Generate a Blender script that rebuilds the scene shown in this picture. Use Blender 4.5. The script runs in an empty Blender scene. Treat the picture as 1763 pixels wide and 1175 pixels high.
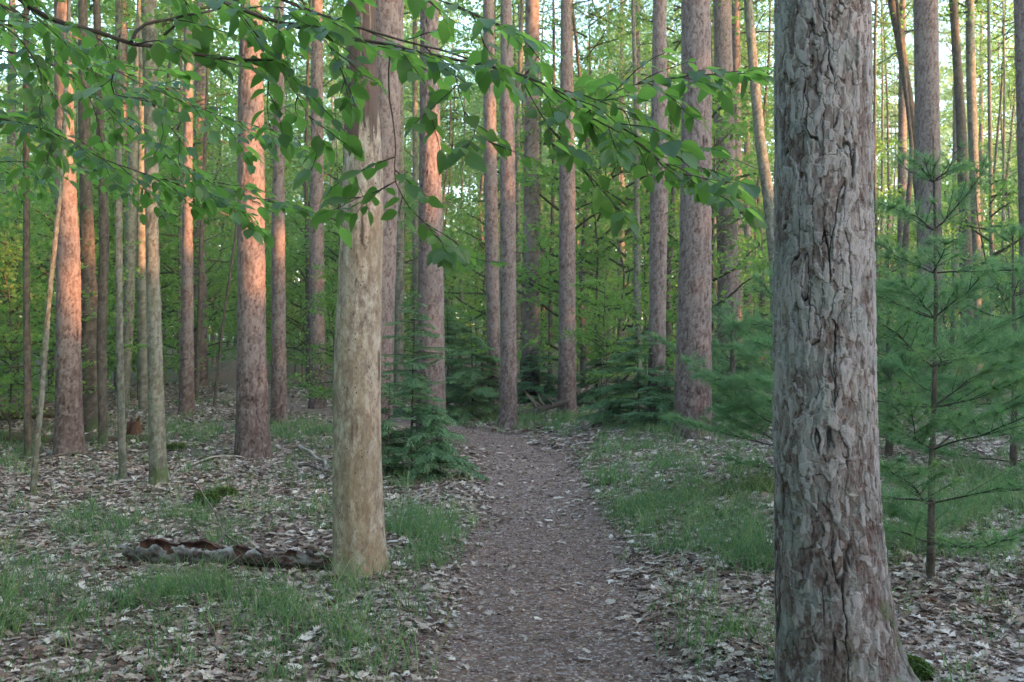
import bpy, math, random
import numpy as np
R = math.radians
sc = bpy.context.scene
C = sc.collection
RS = np.random.RandomState
# ---------------------------------------------------------------- camera
F, CX, CY, EYE = 1714.0, 881.5, 587.5, 1.55
cd = bpy.data.cameras.new("camera"); cam = bpy.data.objects.new("camera", cd); C.objects.link(cam)
cam.location = (0, 0, EYE); cam.rotation_euler = (R(90), 0, 0)
cd.sensor_width = 36; cd.lens = 36 * F / 1763; cd.clip_start = 0.05; cd.clip_end = 2000
cd.dof.use_dof = True; cd.dof.focus_distance = 5.2; cd.dof.aperture_fstop = 6.5
sc.camera = cam
# ---------------------------------------------------------------- light
SUN_EL, SUNX, SUNY = R(9.0), 0.88, -0.475
w = bpy.data.worlds.new("World"); sc.world = w; w.use_nodes = True
nt = w.node_tree; nt.nodes.clear()
sky = nt.nodes.new('ShaderNodeTexSky'); sky.sky_type = 'NISHITA'; sky.sun_disc = False
sky.sun_elevation = R(9); sky.sun_rotation = math.atan2(SUNX, SUNY); sky.air_density = 1.0; sky.dust_density = 2.0
bg = nt.nodes.new('ShaderNodeBackground'); bg.inputs['Strength'].default_value = 0.15
wo = nt.nodes.new('ShaderNodeOutputWorld')
nt.links.new(sky.outputs[0], bg.inputs[0]); nt.links.new(bg.outputs[0], wo.inputs[0])
sd = bpy.data.lights.new("sun", 'SUN'); sd.energy = 1.95; sd.angle = R(0.6); sd.color = (1.0, 0.41, 0.155)
sun = bpy.data.objects.new("sun", sd); C.objects.link(sun)
from mathutils import Vector
sun.rotation_euler = Vector((SUNX * math.cos(SUN_EL), SUNY * math.cos(SUN_EL), math.sin(SUN_EL))).to_track_quat('Z', 'Y').to_euler()
sun.location = (20, -10, 12)
sc.view_settings.view_transform = 'Standard'; sc.view_settings.look = 'None'
sc.view_settings.exposure = 3.36; sc.view_settings.use_white_balance = True; sc.view_settings.white_balance_temperature = 6100; sc.view_settings.gamma = 1
cy = sc.cycles
cy.max_bounces = 6; cy.diffuse_bounces = 4; cy.glossy_bounces = 2; cy.transmission_bounces = 3; cy.transparent_max_bounces = 4
cy.caustics_reflective = False; cy.caustics_refractive = False; cy.sample_clamp_indirect = 6
cy.use_denoising = True
try: cy.denoiser = 'OPENIMAGEDENOISE'
except Exception: pass
# ---------------------------------------------------------------- numpy noise
def hash2(ix, iy, seed):
    a = (ix.astype(np.int64) * 374761393 + iy.astype(np.int64) * 668265263 + seed * 974634777) & 0x7fffffff
    a = ((a ^ (a >> 13)) * 1274126177) & 0x7fffffff
    return ((a ^ (a >> 16)) & 0xffff) / 65535.0
def vnoise(x, y, seed=0, per=None):
    ix = np.floor(x); iy = np.floor(y); fx = x - ix; fy = y - iy
    fx = fx * fx * (3 - 2 * fx); fy = fy * fy * (3 - 2 * fy)
    def g(a, b):
        if per: a = np.mod(a, per)
        return hash2(a, b, seed)
    return (g(ix, iy) * (1 - fx) + g(ix + 1, iy) * fx) * (1 - fy) + (g(ix, iy + 1) * (1 - fx) + g(ix + 1, iy + 1) * fx) * fy
def fbm(x, y, seed=0, oct=4, per=None):
    s = 0; a = 0.5; t = 0
    for k in range(oct):
        s = s + a * vnoise(x * 2 ** k, y * 2 ** k, seed + k, per * 2 ** k if per else None); t += a; a *= 0.5
    return s / t
def worley(x, y, seed, per):
    ix = np.floor(x); iy = np.floor(y)
    f1 = np.full(x.shape, 9.0); f2 = f1.copy(); rid = np.zeros(x.shape); ldy = np.zeros(x.shape)
    for dx in (-1, 0, 1):
        for dy in (-1, 0, 1):
            cx = ix + dx; cyy = iy + dy; pm = np.mod(cx, per)
            px = cx + 0.1 + 0.8 * hash2(pm, cyy, seed); py = cyy + 0.1 + 0.8 * hash2(pm, cyy, seed + 7)
            d = np.hypot(x - px, y - py); r = hash2(pm, cyy, seed + 13)
            m = d < f1
            f2 = np.where(m, f1, np.minimum(f2, d)); rid = np.where(m, r, rid); ldy = np.where(m, y - py, ldy); f1 = np.where(m, d, f1)
    return f1, f2, rid, ldy
def sstep(a, b, x):
    t = np.clip((x - a) / (b - a), 0, 1); return t * t * (3 - 2 * t)
# ---------------------------------------------------------------- terrain
PATH = np.array([(0.16, -8), (0.13, 4.5), (0.27, 8.5), (0.22, 12.5), (0.02, 15.2), (-0.9, 17.2), (-2.4, 19.6), (-4.4, 22), (-7.5, 29), (-11, 38), (-16, 60)])
def path_dist(x, y):
    x = np.asarray(x, float); y = np.asarray(y, float); best = np.full(np.broadcast(x, y).shape, 1e9)
    for i in range(len(PATH) - 1):
        a = PATH[i]; d = PATH[i + 1] - a; t = np.clip(((x - a[0]) * d[0] + (y - a[1]) * d[1]) / (d @ d), 0, 1)
        best = np.minimum(best, np.hypot(x - a[0] - t * d[0], y - a[1] - t * d[1]))
    return best
def hgt(x, y):
    x = np.asarray(x, float); y = np.asarray(y, float)
    h = 0.009 * np.maximum(y - 16, 0) + 0.00002 * np.maximum(y - 16, 0) ** 2
    h = h + 0.16 * (fbm(x / 5 + 50, y / 5 + 50, 3, 3) - 0.5) * sstep(2, 12, np.abs(y) + np.abs(x)) + 0.035 * (fbm(x / 0.7 + 99, y / 0.7 + 99, 9, 3) - 0.5)
    pd = path_dist(x, y)
    right = sstep(0.2, 2.3, x - 0.2)
    h = h + right * 0.22 * sstep(5, 9, y) * (1 - sstep(16, 22, y)) - 0.05 * (1 - sstep(0.3, 0.8, pd))
    h = h + 0.035 * np.exp(-((x + 1.03) ** 2 + (y - 6.6) ** 2) / 0.09)
    h = h + 0.06 * sstep(-0.7, -2.0, x) * (1 - sstep(5.0, 7.5, y))
    return h
def P(x, y, d): return np.array([(x - CX) / F * d, d, EYE - (y - CY) / F * d])
def G(x, y):
    k = (y - CY) / F; d = EYE / max(k, 1e-3)
    lo, hi = 1.0, 140.0
    ds = np.linspace(lo, hi, 4000); z = EYE - k * ds; hh = hgt((x - CX) / F * ds, ds)
    i = np.argmax(z < hh)
    d = ds[i] if z[i] < hh[i] else 60.0
    return np.array([(x - CX) / F * d, d, float(hgt((x - CX) / F * d, d))])
def gz(x, y): return float(hgt(x, y))
# ---------------------------------------------------------------- mesh + object helpers
def mk(name, parts, mats, attrs=None, smooth=True):
    """parts: list of (verts Nx3, faces Mxk, matindex)"""
    me = bpy.data.meshes.new(name)
    V = np.concatenate([p[0] for p in parts]).astype(np.float32)
    me.vertices.add(len(V)); me.vertices.foreach_set('co', V.ravel())
    loops = []; starts = []; tot = []; mi = []; off = 0; ls = 0
    for v, f, m in parts:
        f = np.asarray(f, np.int64)
        if len(f):
            k = f.shape[1]; loops.append((f + off).ravel()); starts.append(ls + np.arange(len(f)) * k); tot.append(np.full(len(f), k)); mi.append(np.full(len(f), m)); ls += len(f) * k
        off += len(v)
    loops = np.concatenate(loops).astype(np.int32)
    me.loops.add(len(loops)); me.loops.foreach_set('vertex_index', loops)
    starts = np.concatenate(starts).astype(np.int32)
    me.polygons.add(len(starts)); me.polygons.foreach_set('loop_start', starts); me.polygons.foreach_set('loop_total', np.concatenate(tot).astype(np.int32))
    me.polygons.foreach_set('material_index', np.concatenate(mi).astype(np.int32))
    me.polygons.foreach_set('use_smooth', np.full(len(starts), smooth))
    for m in mats: me.materials.append(m)
    if attrs is not None:
        a = me.attributes.new('va', 'FLOAT_COLOR', 'POINT')
        A = np.ones((len(V), 4), np.float32); A[:, :attrs.shape[1]] = attrs
        a.data.foreach_set('color', A.ravel())
    me.update(calc_edges=True)
    return me
def ob(name, me, parent=None, loc=None):
    o = bpy.data.objects.new(name, me); C.objects.link(o)
    if parent is not None: o.parent = parent
    if loc is not None: o.location = loc
    return o
def tag(o, label, cat, group=None, kind=None):
    if label: o['label'] = label
    if cat: o['category'] = cat
    if group: o['group'] = group
    if kind: o['kind'] = kind
    return o
def thing(name, loc, label, cat, group=None, rz=0, s=1):
    o = bpy.data.objects.new(name, None); C.objects.link(o); o.location = loc; o.rotation_euler = (0, 0, rz); o.scale = (s, s, s)
    o.empty_display_size = 0.2
    return tag(o, label, cat, group)
def struct(name, me): return tag(ob(name, me), None, None, None, 'structure')
def copy_tree(o, loc, rz, s, label, group):
    r = o.copy(); C.objects.link(r); r.location = loc; r.rotation_euler = (0, 0, rz); r.scale = (s, s, s); r['label'] = label; r['group'] = group
    for ch in o.children:
        c = ch.copy(); C.objects.link(c); c.parent = r
    return r
def norm(v): return v / (np.linalg.norm(v, axis=-1, keepdims=True) + 1e-9)
def tube(pts, rad, n=6, cap=True):
    pts = np.asarray(pts, float); rad = np.broadcast_to(np.asarray(rad, float), (len(pts),))
    t = norm(np.gradient(pts, axis=0)); up = np.array([0.0, 0, 1]) if abs(t[0][2]) < 0.9 else np.array([1.0, 0, 0])
    V = []
    a = norm(np.cross(t[0], up))
    for i in range(len(pts)):
        a = norm(a - t[i] * (a @ t[i])); b = np.cross(t[i], a)
        an = np.arange(n) / n * 2 * math.pi
        V.append(pts[i] + rad[i] * (np.cos(an)[:, None] * a + np.sin(an)[:, None] * b))
    V = np.concatenate(V)
    i = np.arange(len(pts) - 1)[:, None] * n; j = np.arange(n)[None, :]; k = (j + 1) % n
    Fq = np.stack([i + j, i + k, i + n + k, i + n + j], -1).reshape(-1, 4)
    return V, Fq
def merge(lst):
    V = []; Fa = []; o = 0
    for v, f in lst:
        V.append(v); Fa.append(np.asarray(f) + o); o += len(v)
    return np.concatenate(V), np.concatenate(Fa)
def smoothline(pts, n):
    pts = np.asarray(pts, float)
    if len(pts) < 3: return np.stack([pts[0] + (pts[-1] - pts[0]) * t for t in np.linspace(0, 1, n)])
    d = np.r_[0, np.cumsum(np.linalg.norm(np.diff(pts, axis=0), axis=1))]; t = np.linspace(0, d[-1], n)
    m = np.gradient(pts, d, axis=0); i = np.clip(np.searchsorted(d, t) - 1, 0, len(pts) - 2)
    h = (d[i + 1] - d[i])[:, None]; s = ((t - d[i])[:, None]) / h
    return (2*s**3-3*s**2+1)*pts[i] + (s**3-2*s**2+s)*h*m[i] + (-2*s**3+3*s**2)*pts[i+1] + (s**3-s**2)*h*m[i+1]
# ---------------------------------------------------------------- materials
def mat(name):
    m = bpy.data.materials.new(name); m.use_nodes = True; n = m.node_tree; n.nodes.clear()
    o = n.nodes.new('ShaderNodeOutputMaterial'); return m, n, o
class N:
    def __init__(s, n): s.n = n
    def nd(s, t, ins=None, **kw):
        x = s.n.nodes.new(t)
        for k, v in kw.items(): setattr(x, k, v)
        for k, v in (ins or {}).items():
            if isinstance(v, bpy.types.NodeSocket): s.n.links.new(v, x.inputs[k])
            else: x.inputs[k].default_value = v
        return x
    def ramp(s, fac, stops):
        r = s.nd('ShaderNodeValToRGB', {'Fac': fac}); e = r.color_ramp.elements
        while len(e) < len(stops): e.new(0.5)
        for k, (p, c) in enumerate(stops): e[k].position = p; e[k].color = (*c, 1) if len(c) == 3 else c
        return r.outputs[0]
    def mix(s, f, a, b, mode='MIX'):
        x = s.nd('ShaderNodeMix', data_type='RGBA', blend_type=mode); x.clamp_result = False
        for sock, v in ((x.inputs[0], f), (x.inputs[6], a), (x.inputs[7], b)):
            if isinstance(v, bpy.types.NodeSocket): s.n.links.new(v, sock)
            else: sock.default_value = (*v, 1) if isinstance(v, tuple) and len(v) == 3 else v
        return x.outputs[2]
    def math(s, op, a, b=0.0, c=0.0):
        x = s.nd('ShaderNodeMath', operation=op)
        for i, v in enumerate((a, b, c)):
            if isinstance(v, bpy.types.NodeSocket): s.n.links.new(v, x.inputs[i])
            else: x.inputs[i].default_value = v
        return x.outputs[0]
    def noise(s, scale, detail=3, rough=0.55, stretch=None, vec=None, geo=False):
        if vec is None: vec = s.nd('ShaderNodeNewGeometry').outputs['Position'] if geo else s.nd('ShaderNodeTexCoord').outputs['Object']
        if stretch: vec = s.nd('ShaderNodeMapping', {'Vector': vec, 'Scale': stretch}).outputs[0]
        return s.nd('ShaderNodeTexNoise', {'Vector': vec, 'Scale': scale, 'Detail': detail, 'Roughness': rough}).outputs[0]
    def va(s):
        a = s.nd('ShaderNodeAttribute', attribute_name='va'); x = s.nd('ShaderNodeSeparateColor', {0: a.outputs['Color']})
        return x.outputs[0], x.outputs[1], x.outputs[2], a.outputs['Alpha']
def bark_mat(name, c1, c2, c3, crack, fine=60, bump=0.5, lichen=None, moss=None):
    m, n, o = mat(name); q = N(n); r, g, b, al = q.va()
    f = q.noise(14, 4, stretch=(1, 1, 0.45)); fi = q.noise(fine, 4, 0.65, stretch=(1, 1, 0.5))
    v = q.math('ADD', q.math('MULTIPLY', r, 0.72), q.math('MULTIPLY', f, 0.36))
    col = q.ramp(v, [(0.34, c1), (0.5, c2), (0.68, c3)])
    col = q.mix(q.math('MULTIPLY', q.ramp(fi, [(0.38, (0, 0, 0)), (0.62, (1, 1, 1))]), 0.55), col, q.mix(0.6, col, c3), 'MIX')
    if lichen:
        lf = q.ramp(q.noise(4, 4, 0.7), [(0.5, (0, 0, 0)), (0.62, (1, 1, 1))])
        col = q.mix(q.math('MULTIPLY', lf, 0.5), col, lichen)
    col = q.mix(g, col, crack)
    if moss:
        col = q.mix(b, col, moss)
    bp = q.nd('ShaderNodeBump', {'Height': fi, 'Strength': bump, 'Distance': 0.006})
    s = q.nd('ShaderNodeBsdfPrincipled', {'Base Color': col, 'Roughness': 0.85, 'Specular IOR Level': 0.25, 'Normal': bp.outputs[0]})
    n.links.new(s.outputs[0], o.inputs[0]); return m
M = {}
M['pine_near'] = bark_mat('red_pine_bark', (0.06, 0.034, 0.027), (0.135, 0.107, 0.098), (0.275, 0.255, 0.255), (0.014, 0.010, 0.008), 70, 0.6, (0.19, 0.215, 0.205), (0.05, 0.085, 0.02))
M['pine'] = bark_mat('pine_bark', (0.065, 0.038, 0.032), (0.12, 0.088, 0.078), (0.19, 0.155, 0.145), (0.022, 0.015, 0.013), 40, 0.6, None, (0.06, 0.08, 0.03))
M['grey'] = bark_mat('grey_bark', (0.07, 0.062, 0.045), (0.125, 0.115, 0.085), (0.19, 0.185, 0.15), (0.03, 0.026, 0.018), 40, 0.5, (0.13, 0.15, 0.09), (0.06, 0.09, 0.025))
M['dark'] = bark_mat('dark_bark', (0.04, 0.032, 0.024), (0.07, 0.055, 0.042), (0.11, 0.095, 0.075), (0.02, 0.015, 0.012), 40, 0.5, None, (0.05, 0.075, 0.025))
def snag_mat():
    m, n, o = mat('weathered_wood'); q = N(n); r, g, b, al = q.va()
    st = q.noise(17, 9, 0.78, stretch=(1.2, 1.2, 0.6)); fi = q.noise(110, 6, 0.75, stretch=(1.6, 1.6, 0.4)); big = q.noise(5.0, 6, 0.72, stretch=(1.2, 1.2, 0.4))
    col = q.ramp(st, [(0.36, (0.12, 0.08, 0.058)), (0.46, (0.25, 0.195, 0.15)), (0.54, (0.38, 0.32, 0.245)), (0.66, (0.51, 0.46, 0.385))])
    col = q.mix(q.math('MULTIPLY', q.ramp(big, [(0.42, (1, 1, 1)), (0.54, (0, 0, 0))]), 0.6), col, (0.23, 0.16, 0.095))
    col = q.mix(q.math('MULTIPLY', q.ramp(fi, [(0.38, (1, 1, 1)), (0.47, (0, 0, 0))]), 0.6), col, (0.14, 0.10, 0.07))
    wh = q.nd('ShaderNodeTexVoronoi', {'Vector': q.nd('ShaderNodeMapping', {'Vector': q.nd('ShaderNodeTexCoord').outputs['Object'], 'Scale': (1, 1, 0.6)}).outputs[0], 'Scale': 27.0})
    col = q.mix(q.ramp(wh.outputs['Distance'], [(0.09, (1, 1, 1)), (0.13, (0, 0, 0))]), col, (0.05, 0.03, 0.02))
    col = q.mix(q.math('MULTIPLY', b, 0.6), col, q.mix(st, (0.13, 0.12, 0.05), (0.34, 0.19, 0.10))); col = q.mix(g, col, q.mix(fi, (0.03, 0.02, 0.015), (0.15, 0.10, 0.075)))
    bp = q.nd('ShaderNodeBump', {'Height': q.math('ADD', st, q.math('MULTIPLY', fi, 0.6)), 'Strength': 0.55, 'Distance': 0.012})
    s = q.nd('ShaderNodeBsdfPrincipled', {'Base Color': col, 'Roughness': 0.7, 'Specular IOR Level': 0.3, 'Normal': bp.outputs[0]})
    n.links.new(s.outputs[0], o.inputs[0]); return m
M['snag'] = snag_mat()
def leaf_mat(name, cs, tr, trf=0.35, rough=0.5, veins=False, spec=0.4):
    """cs: three colours by per-leaf random (attribute blue)"""
    m, n, o = mat(name); q = N(n); r, g, b, al = q.va()
    oi = q.nd('ShaderNodeObjectInfo').outputs['Random']
    v = q.math('FRACT', q.math('ADD', b, q.math('MULTIPLY', oi, 0.0)))
    col = q.ramp(v, [(0.0, cs[0]), (0.5, cs[1]), (1.0, cs[2])])
    col = q.mix(q.math('MULTIPLY', oi, 0.35), col, q.mix(1.0, col, (1.35, 1.05, 0.6), 'MULTIPLY'))
    ins = {'Base Color': col, 'Roughness': rough, 'Specular IOR Level': spec}
    if veins:
        s_ = q.math('ABSOLUTE', q.math('SUBTRACT', g, 0.5))
        wv = q.math('SINE', q.math('MULTIPLY', q.math('SUBTRACT', r, q.math('MULTIPLY', s_, 0.7)), 75.0))
        vein = q.ramp(wv, [(0.75, (0, 0, 0)), (0.98, (1, 1, 1))])
        midr = q.ramp(s_, [(0.015, (1, 1, 1)), (0.05, (0, 0, 0))])
        vm = q.math('MAXIMUM', q.math('MULTIPLY', vein, 0.5), midr)
        col2 = q.mix(q.math('MULTIPLY', vm, 0.4), col, q.mix(1.0, col, (1.7, 1.5, 1.6), 'MULTIPLY'))
        ins['Base Color'] = col2
        bp = q.nd('ShaderNodeBump', {'Height': wv, 'Strength': 0.35, 'Distance': 0.0015}); ins['Normal'] = bp.outputs[0]
    p = q.nd('ShaderNodeBsdfPrincipled', ins)
    t = q.nd('ShaderNodeBsdfTranslucent', {'Color': q.mix(v, tr, tuple(x * 1.35 for x in tr))})
    mx = q.nd('ShaderNodeMixShader', {0: trf, 1: p.outputs[0], 2: t.outputs[0]})
    n.links.new(mx.outputs[0], o.inputs[0]); return m
M['leaf_near'] = leaf_mat('hornbeam_leaf', [(0.028, 0.07, 0.028), (0.052, 0.12, 0.04), (0.10, 0.175, 0.05)], (0.20, 0.40, 0.06), 0.47, 0.32, True, 0.5)
M['leaf'] = leaf_mat('maple_leaf', [(0.045, 0.105, 0.035), (0.08, 0.155, 0.045), (0.17, 0.23, 0.06)], (0.25, 0.45, 0.08), 0.52, 0.5)
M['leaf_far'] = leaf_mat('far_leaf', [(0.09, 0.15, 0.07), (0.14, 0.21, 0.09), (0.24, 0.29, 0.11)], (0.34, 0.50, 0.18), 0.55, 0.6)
M['needle'] = leaf_mat('pine_needle', [(0.065, 0.14, 0.075), (0.12, 0.22, 0.105), (0.27, 0.38, 0.16)], (0.18, 0.36, 0.12), 0.42, 0.55)
M['hemlock'] = leaf_mat('hemlock_needle', [(0.065, 0.13, 0.07), (0.12, 0.21, 0.11), (0.20, 0.31, 0.15)], (0.20, 0.38, 0.14), 0.42, 0.6)
M['grass'] = leaf_mat('grass_blade', [(0.045, 0.10, 0.05), (0.10, 0.185, 0.075), (0.32, 0.34, 0.17)], (0.20, 0.36, 0.11), 0.38, 0.5)
M['moss'] = leaf_mat('moss_green', [(0.03, 0.06, 0.012), (0.06, 0.10, 0.02), (0.10, 0.14, 0.025)], (0.1, 0.2, 0.03), 0.15, 0.8)
def dead_leaf_mat():
    m, n, o = mat('dead_oak_leaf'); q = N(n); r, g, b, al = q.va()
    col = q.ramp(b, [(0.0, (0.09, 0.05, 0.035)), (0.2, (0.21, 0.14, 0.105)), (0.5, (0.39, 0.315, 0.255)), (0.8, (0.56, 0.48, 0.41)), (1.0, (0.68, 0.62, 0.55))])
    fi = q.noise(30, 3, geo=True); col = q.mix(q.math('MULTIPLY', fi, 0.5), col, q.mix(1.0, col, (0.6, 0.52, 0.48), 'MULTIPLY'))
    p = q.nd('ShaderNodeBsdfPrincipled', {'Base Color': col, 'Roughness': 0.6, 'Specular IOR Level': 0.35})
    t = q.nd('ShaderNodeBsdfTranslucent', {'Color': col}); mx = q.nd('ShaderNodeMixShader', {0: 0.2, 1: p.outputs[0], 2: t.outputs[0]})
    n.links.new(mx.outputs[0], o.inputs[0]); return m
M['litter'] = dead_leaf_mat()
def ramp_mat(name, stops, scale=20, rough=0.85, stretch=None, bump=0.4, bd=0.01, attr=False):
    m, n, o = mat(name); q = N(n)
    f = q.va()[2] if attr else q.noise(scale, 6, 0.65, stretch=stretch)
    h = q.noise(scale * 2.5, 5, 0.65, stretch=stretch)
    col = q.ramp(f, stops); bp = q.nd('ShaderNodeBump', {'Height': h, 'Strength': bump, 'Distance': bd})
    s = q.nd('ShaderNodeBsdfPrincipled', {'Base Color': col, 'Roughness': rough, 'Specular IOR Level': 0.25, 'Normal': bp.outputs[0]})
    n.links.new(s.outputs[0], o.inputs[0]); return m
M['chips'] = ramp_mat('wood_chip', [(0.0, (0.06, 0.033, 0.026)), (0.45, (0.20, 0.138, 0.108)), (0.8, (0.37, 0.29, 0.24)), (1.0, (0.50, 0.43, 0.38))], attr=True)
M['stick'] = ramp_mat('dead_wood', [(0.3, (0.06, 0.045, 0.035)), (0.5, (0.13, 0.10, 0.08)), (0.7, (0.24, 0.20, 0.17))], 25, stretch=(1, 1, 1))
M['palestick'] = ramp_mat('bleached_wood', [(0.3, (0.20, 0.16, 0.13)), (0.6, (0.38, 0.33, 0.29)), (0.8, (0.5, 0.46, 0.42))], 20)
M['twig'] = ramp_mat('twig_bark', [(0.3, (0.03, 0.024, 0.02)), (0.6, (0.06, 0.05, 0.04)), (0.8, (0.11, 0.10, 0.085))], 40)
M['innerbark'] = ramp_mat('inner_bark', [(0.35, (0.03, 0.013, 0.010)), (0.5, (0.075, 0.036, 0.027)), (0.7, (0.16, 0.09, 0.068))], 14)
M['rot'] = ramp_mat('rotten_wood', [(0.3, (0.03, 0.013, 0.008)), (0.5, (0.075, 0.034, 0.02)), (0.75, (0.15, 0.08, 0.05))], 16, stretch=(1, 1, .3))
M['mosslog'] = ramp_mat('mossy_log', [(0.3, (0.035, 0.028, 0.02)), (0.48, (0.08, 0.06, 0.04)), (0.56, (0.05, 0.075, 0.02)), (0.75, (0.08, 0.11, 0.03))], 7)
def ground_mat(name, path):
    m, n, o = mat(name); q = N(n)
    n1 = q.noise(1.3, 5, 0.6, geo=True); n2 = q.noise(24, 5, 0.7, geo=True); n3 = q.noise(110, 3, 0.7, geo=True)
    pos = q.nd('ShaderNodeNewGeometry').outputs['Position']
    if path:
        col = q.ramp(q.math('ADD', q.math('MULTIPLY', n2, 0.55), q.math('MULTIPLY', n3, 0.45)), [(0.3, (0.06, 0.032, 0.025)), (0.5, (0.19, 0.125, 0.097)), (0.68, (0.34, 0.255, 0.21))])
        vo = q.nd('ShaderNodeTexVoronoi', {'Vector': pos, 'Scale': 55.0}); vc = q.nd('ShaderNodeSeparateColor', {0: vo.outputs['Color']}).outputs[0]
        col = q.mix(q.ramp(vc, [(0.8, (0, 0, 0)), (0.86, (1, 1, 1))]), col, (0.36, 0.31, 0.29))
        col = q.mix(q.math('MULTIPLY', n1, 0.5), col, q.mix(1.0, col, (0.7, 0.62, 0.6), 'MULTIPLY'))
    else:
        vo = q.nd('ShaderNodeTexVoronoi', {'Vector': q.nd('ShaderNodeVectorMath', {0: pos, 1: q.nd('ShaderNodeTexNoise', {'Vector': pos, 'Scale': 9.0}).outputs['Color']}, operation='ADD').outputs[0], 'Scale': 9.0})
        vc = q.nd('ShaderNodeSeparateColor', {0: vo.outputs['Color']}).outputs[0]
        col = q.ramp(vc, [(0.0, (0.05, 0.028, 0.02)), (0.35, (0.12, 0.075, 0.058)), (0.65, (0.24, 0.175, 0.145)), (1.0, (0.46, 0.385, 0.34))])
        col = q.mix(q.math('MULTIPLY', n2, 0.7), col, q.mix(1.0, col, (0.42, 0.36, 0.33), 'MULTIPLY'))
        far = q.nd('ShaderNodeMapRange', {'Value': q.nd('ShaderNodeSeparateXYZ', {0: pos}).outputs[1], 'From Min': 15, 'From Max': 30}).outputs[0]
        gr = q.math('MULTIPLY', q.ramp(q.noise(0.35, 4, 0.6, geo=True), [(0.42, (0, 0, 0)), (0.58, (1, 1, 1))]), far)
        col = q.mix(q.math('MULTIPLY', gr, 0.75), col, q.mix(n2, (0.05, 0.09, 0.03), (0.11, 0.17, 0.06)))
    bp = q.nd('ShaderNodeBump', {'Height': q.math('ADD', n2, q.math('MULTIPLY', n3, 0.5)), 'Strength': 0.7, 'Distance': 0.03})
    s = q.nd('ShaderNodeBsdfPrincipled', {'Base Color': col, 'Roughness': 0.9, 'Specular IOR Level': 0.15, 'Normal': bp.outputs[0]})
    n.links.new(s.outputs[0], o.inputs[0]); return m
M['ground'] = ground_mat('forest_floor', False); M['path'] = ground_mat('trodden_earth', True)
# ---------------------------------------------------------------- ground and path
def gridmesh(name, xs, ys, zf, m):
    X, Y = np.meshgrid(xs, ys); Z = zf(X, Y); V = np.stack([X, Y, Z], -1).reshape(-1, 3); nx = len(xs)
    i = np.arange(len(ys) - 1)[:, None] * nx + np.arange(nx - 1)[None, :]
    return mk(name, [(V, np.stack([i, i + 1, i + nx + 1, i + nx], -1).reshape(-1, 4), 0)], [m])
t = np.linspace(-1, 1, 361); xs = np.sinh(t * 5.6) / math.sinh(5.6) * 420
t = np.linspace(-0.83, 1, 461); ys = 9 + np.sinh(t * 5.4) / math.sinh(5.4) * 420
struct('ground', gridmesh('ground', xs, ys, hgt, M['ground']))
seg = []; 
for i in range(len(PATH) - 1):
    n_ = int(np.linalg.norm(PATH[i + 1] - PATH[i]) / 0.07)
    seg.append(PATH[i] + (PATH[i + 1] - PATH[i]) * np.linspace(0, 1, n_, endpoint=False)[:, None])
cl = np.concatenate(seg); k = 41; cl = np.stack([np.convolve(np.pad(cl[:, j], k // 2, 'edge'), np.ones(k) / k, 'valid') for j in (0, 1)], -1)
tg = norm(np.gradient(cl, axis=0)); nn = np.stack([tg[:, 1], -tg[:, 0]], -1); uu = np.linspace(-0.95, 0.95, 45)
XY = cl[:, None, :] + nn[:, None, :] * uu[None, :, None]; X = XY[..., 0]; Y = XY[..., 1]
edge = np.abs(uu)[None, :] + 0.32 * (fbm(X * 2.2 + 20, Y * 2.2 + 20, 5, 4) - 0.5)
Z = hgt(X, Y) + 0.012 - 0.06 * sstep(0.52, 0.72, edge) + 0.012 * (fbm(X * 14, Y * 14, 77, 3) - 0.5)
i = np.arange(len(cl) - 1)[:, None] * 45 + np.arange(44)[None, :]
struct('path', mk('path', [(np.stack([X, Y, Z], -1).reshape(-1, 3), np.stack([i, i + 1, i + 46, i + 45], -1).reshape(-1, 4), 0)], [M['path']]))
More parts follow.
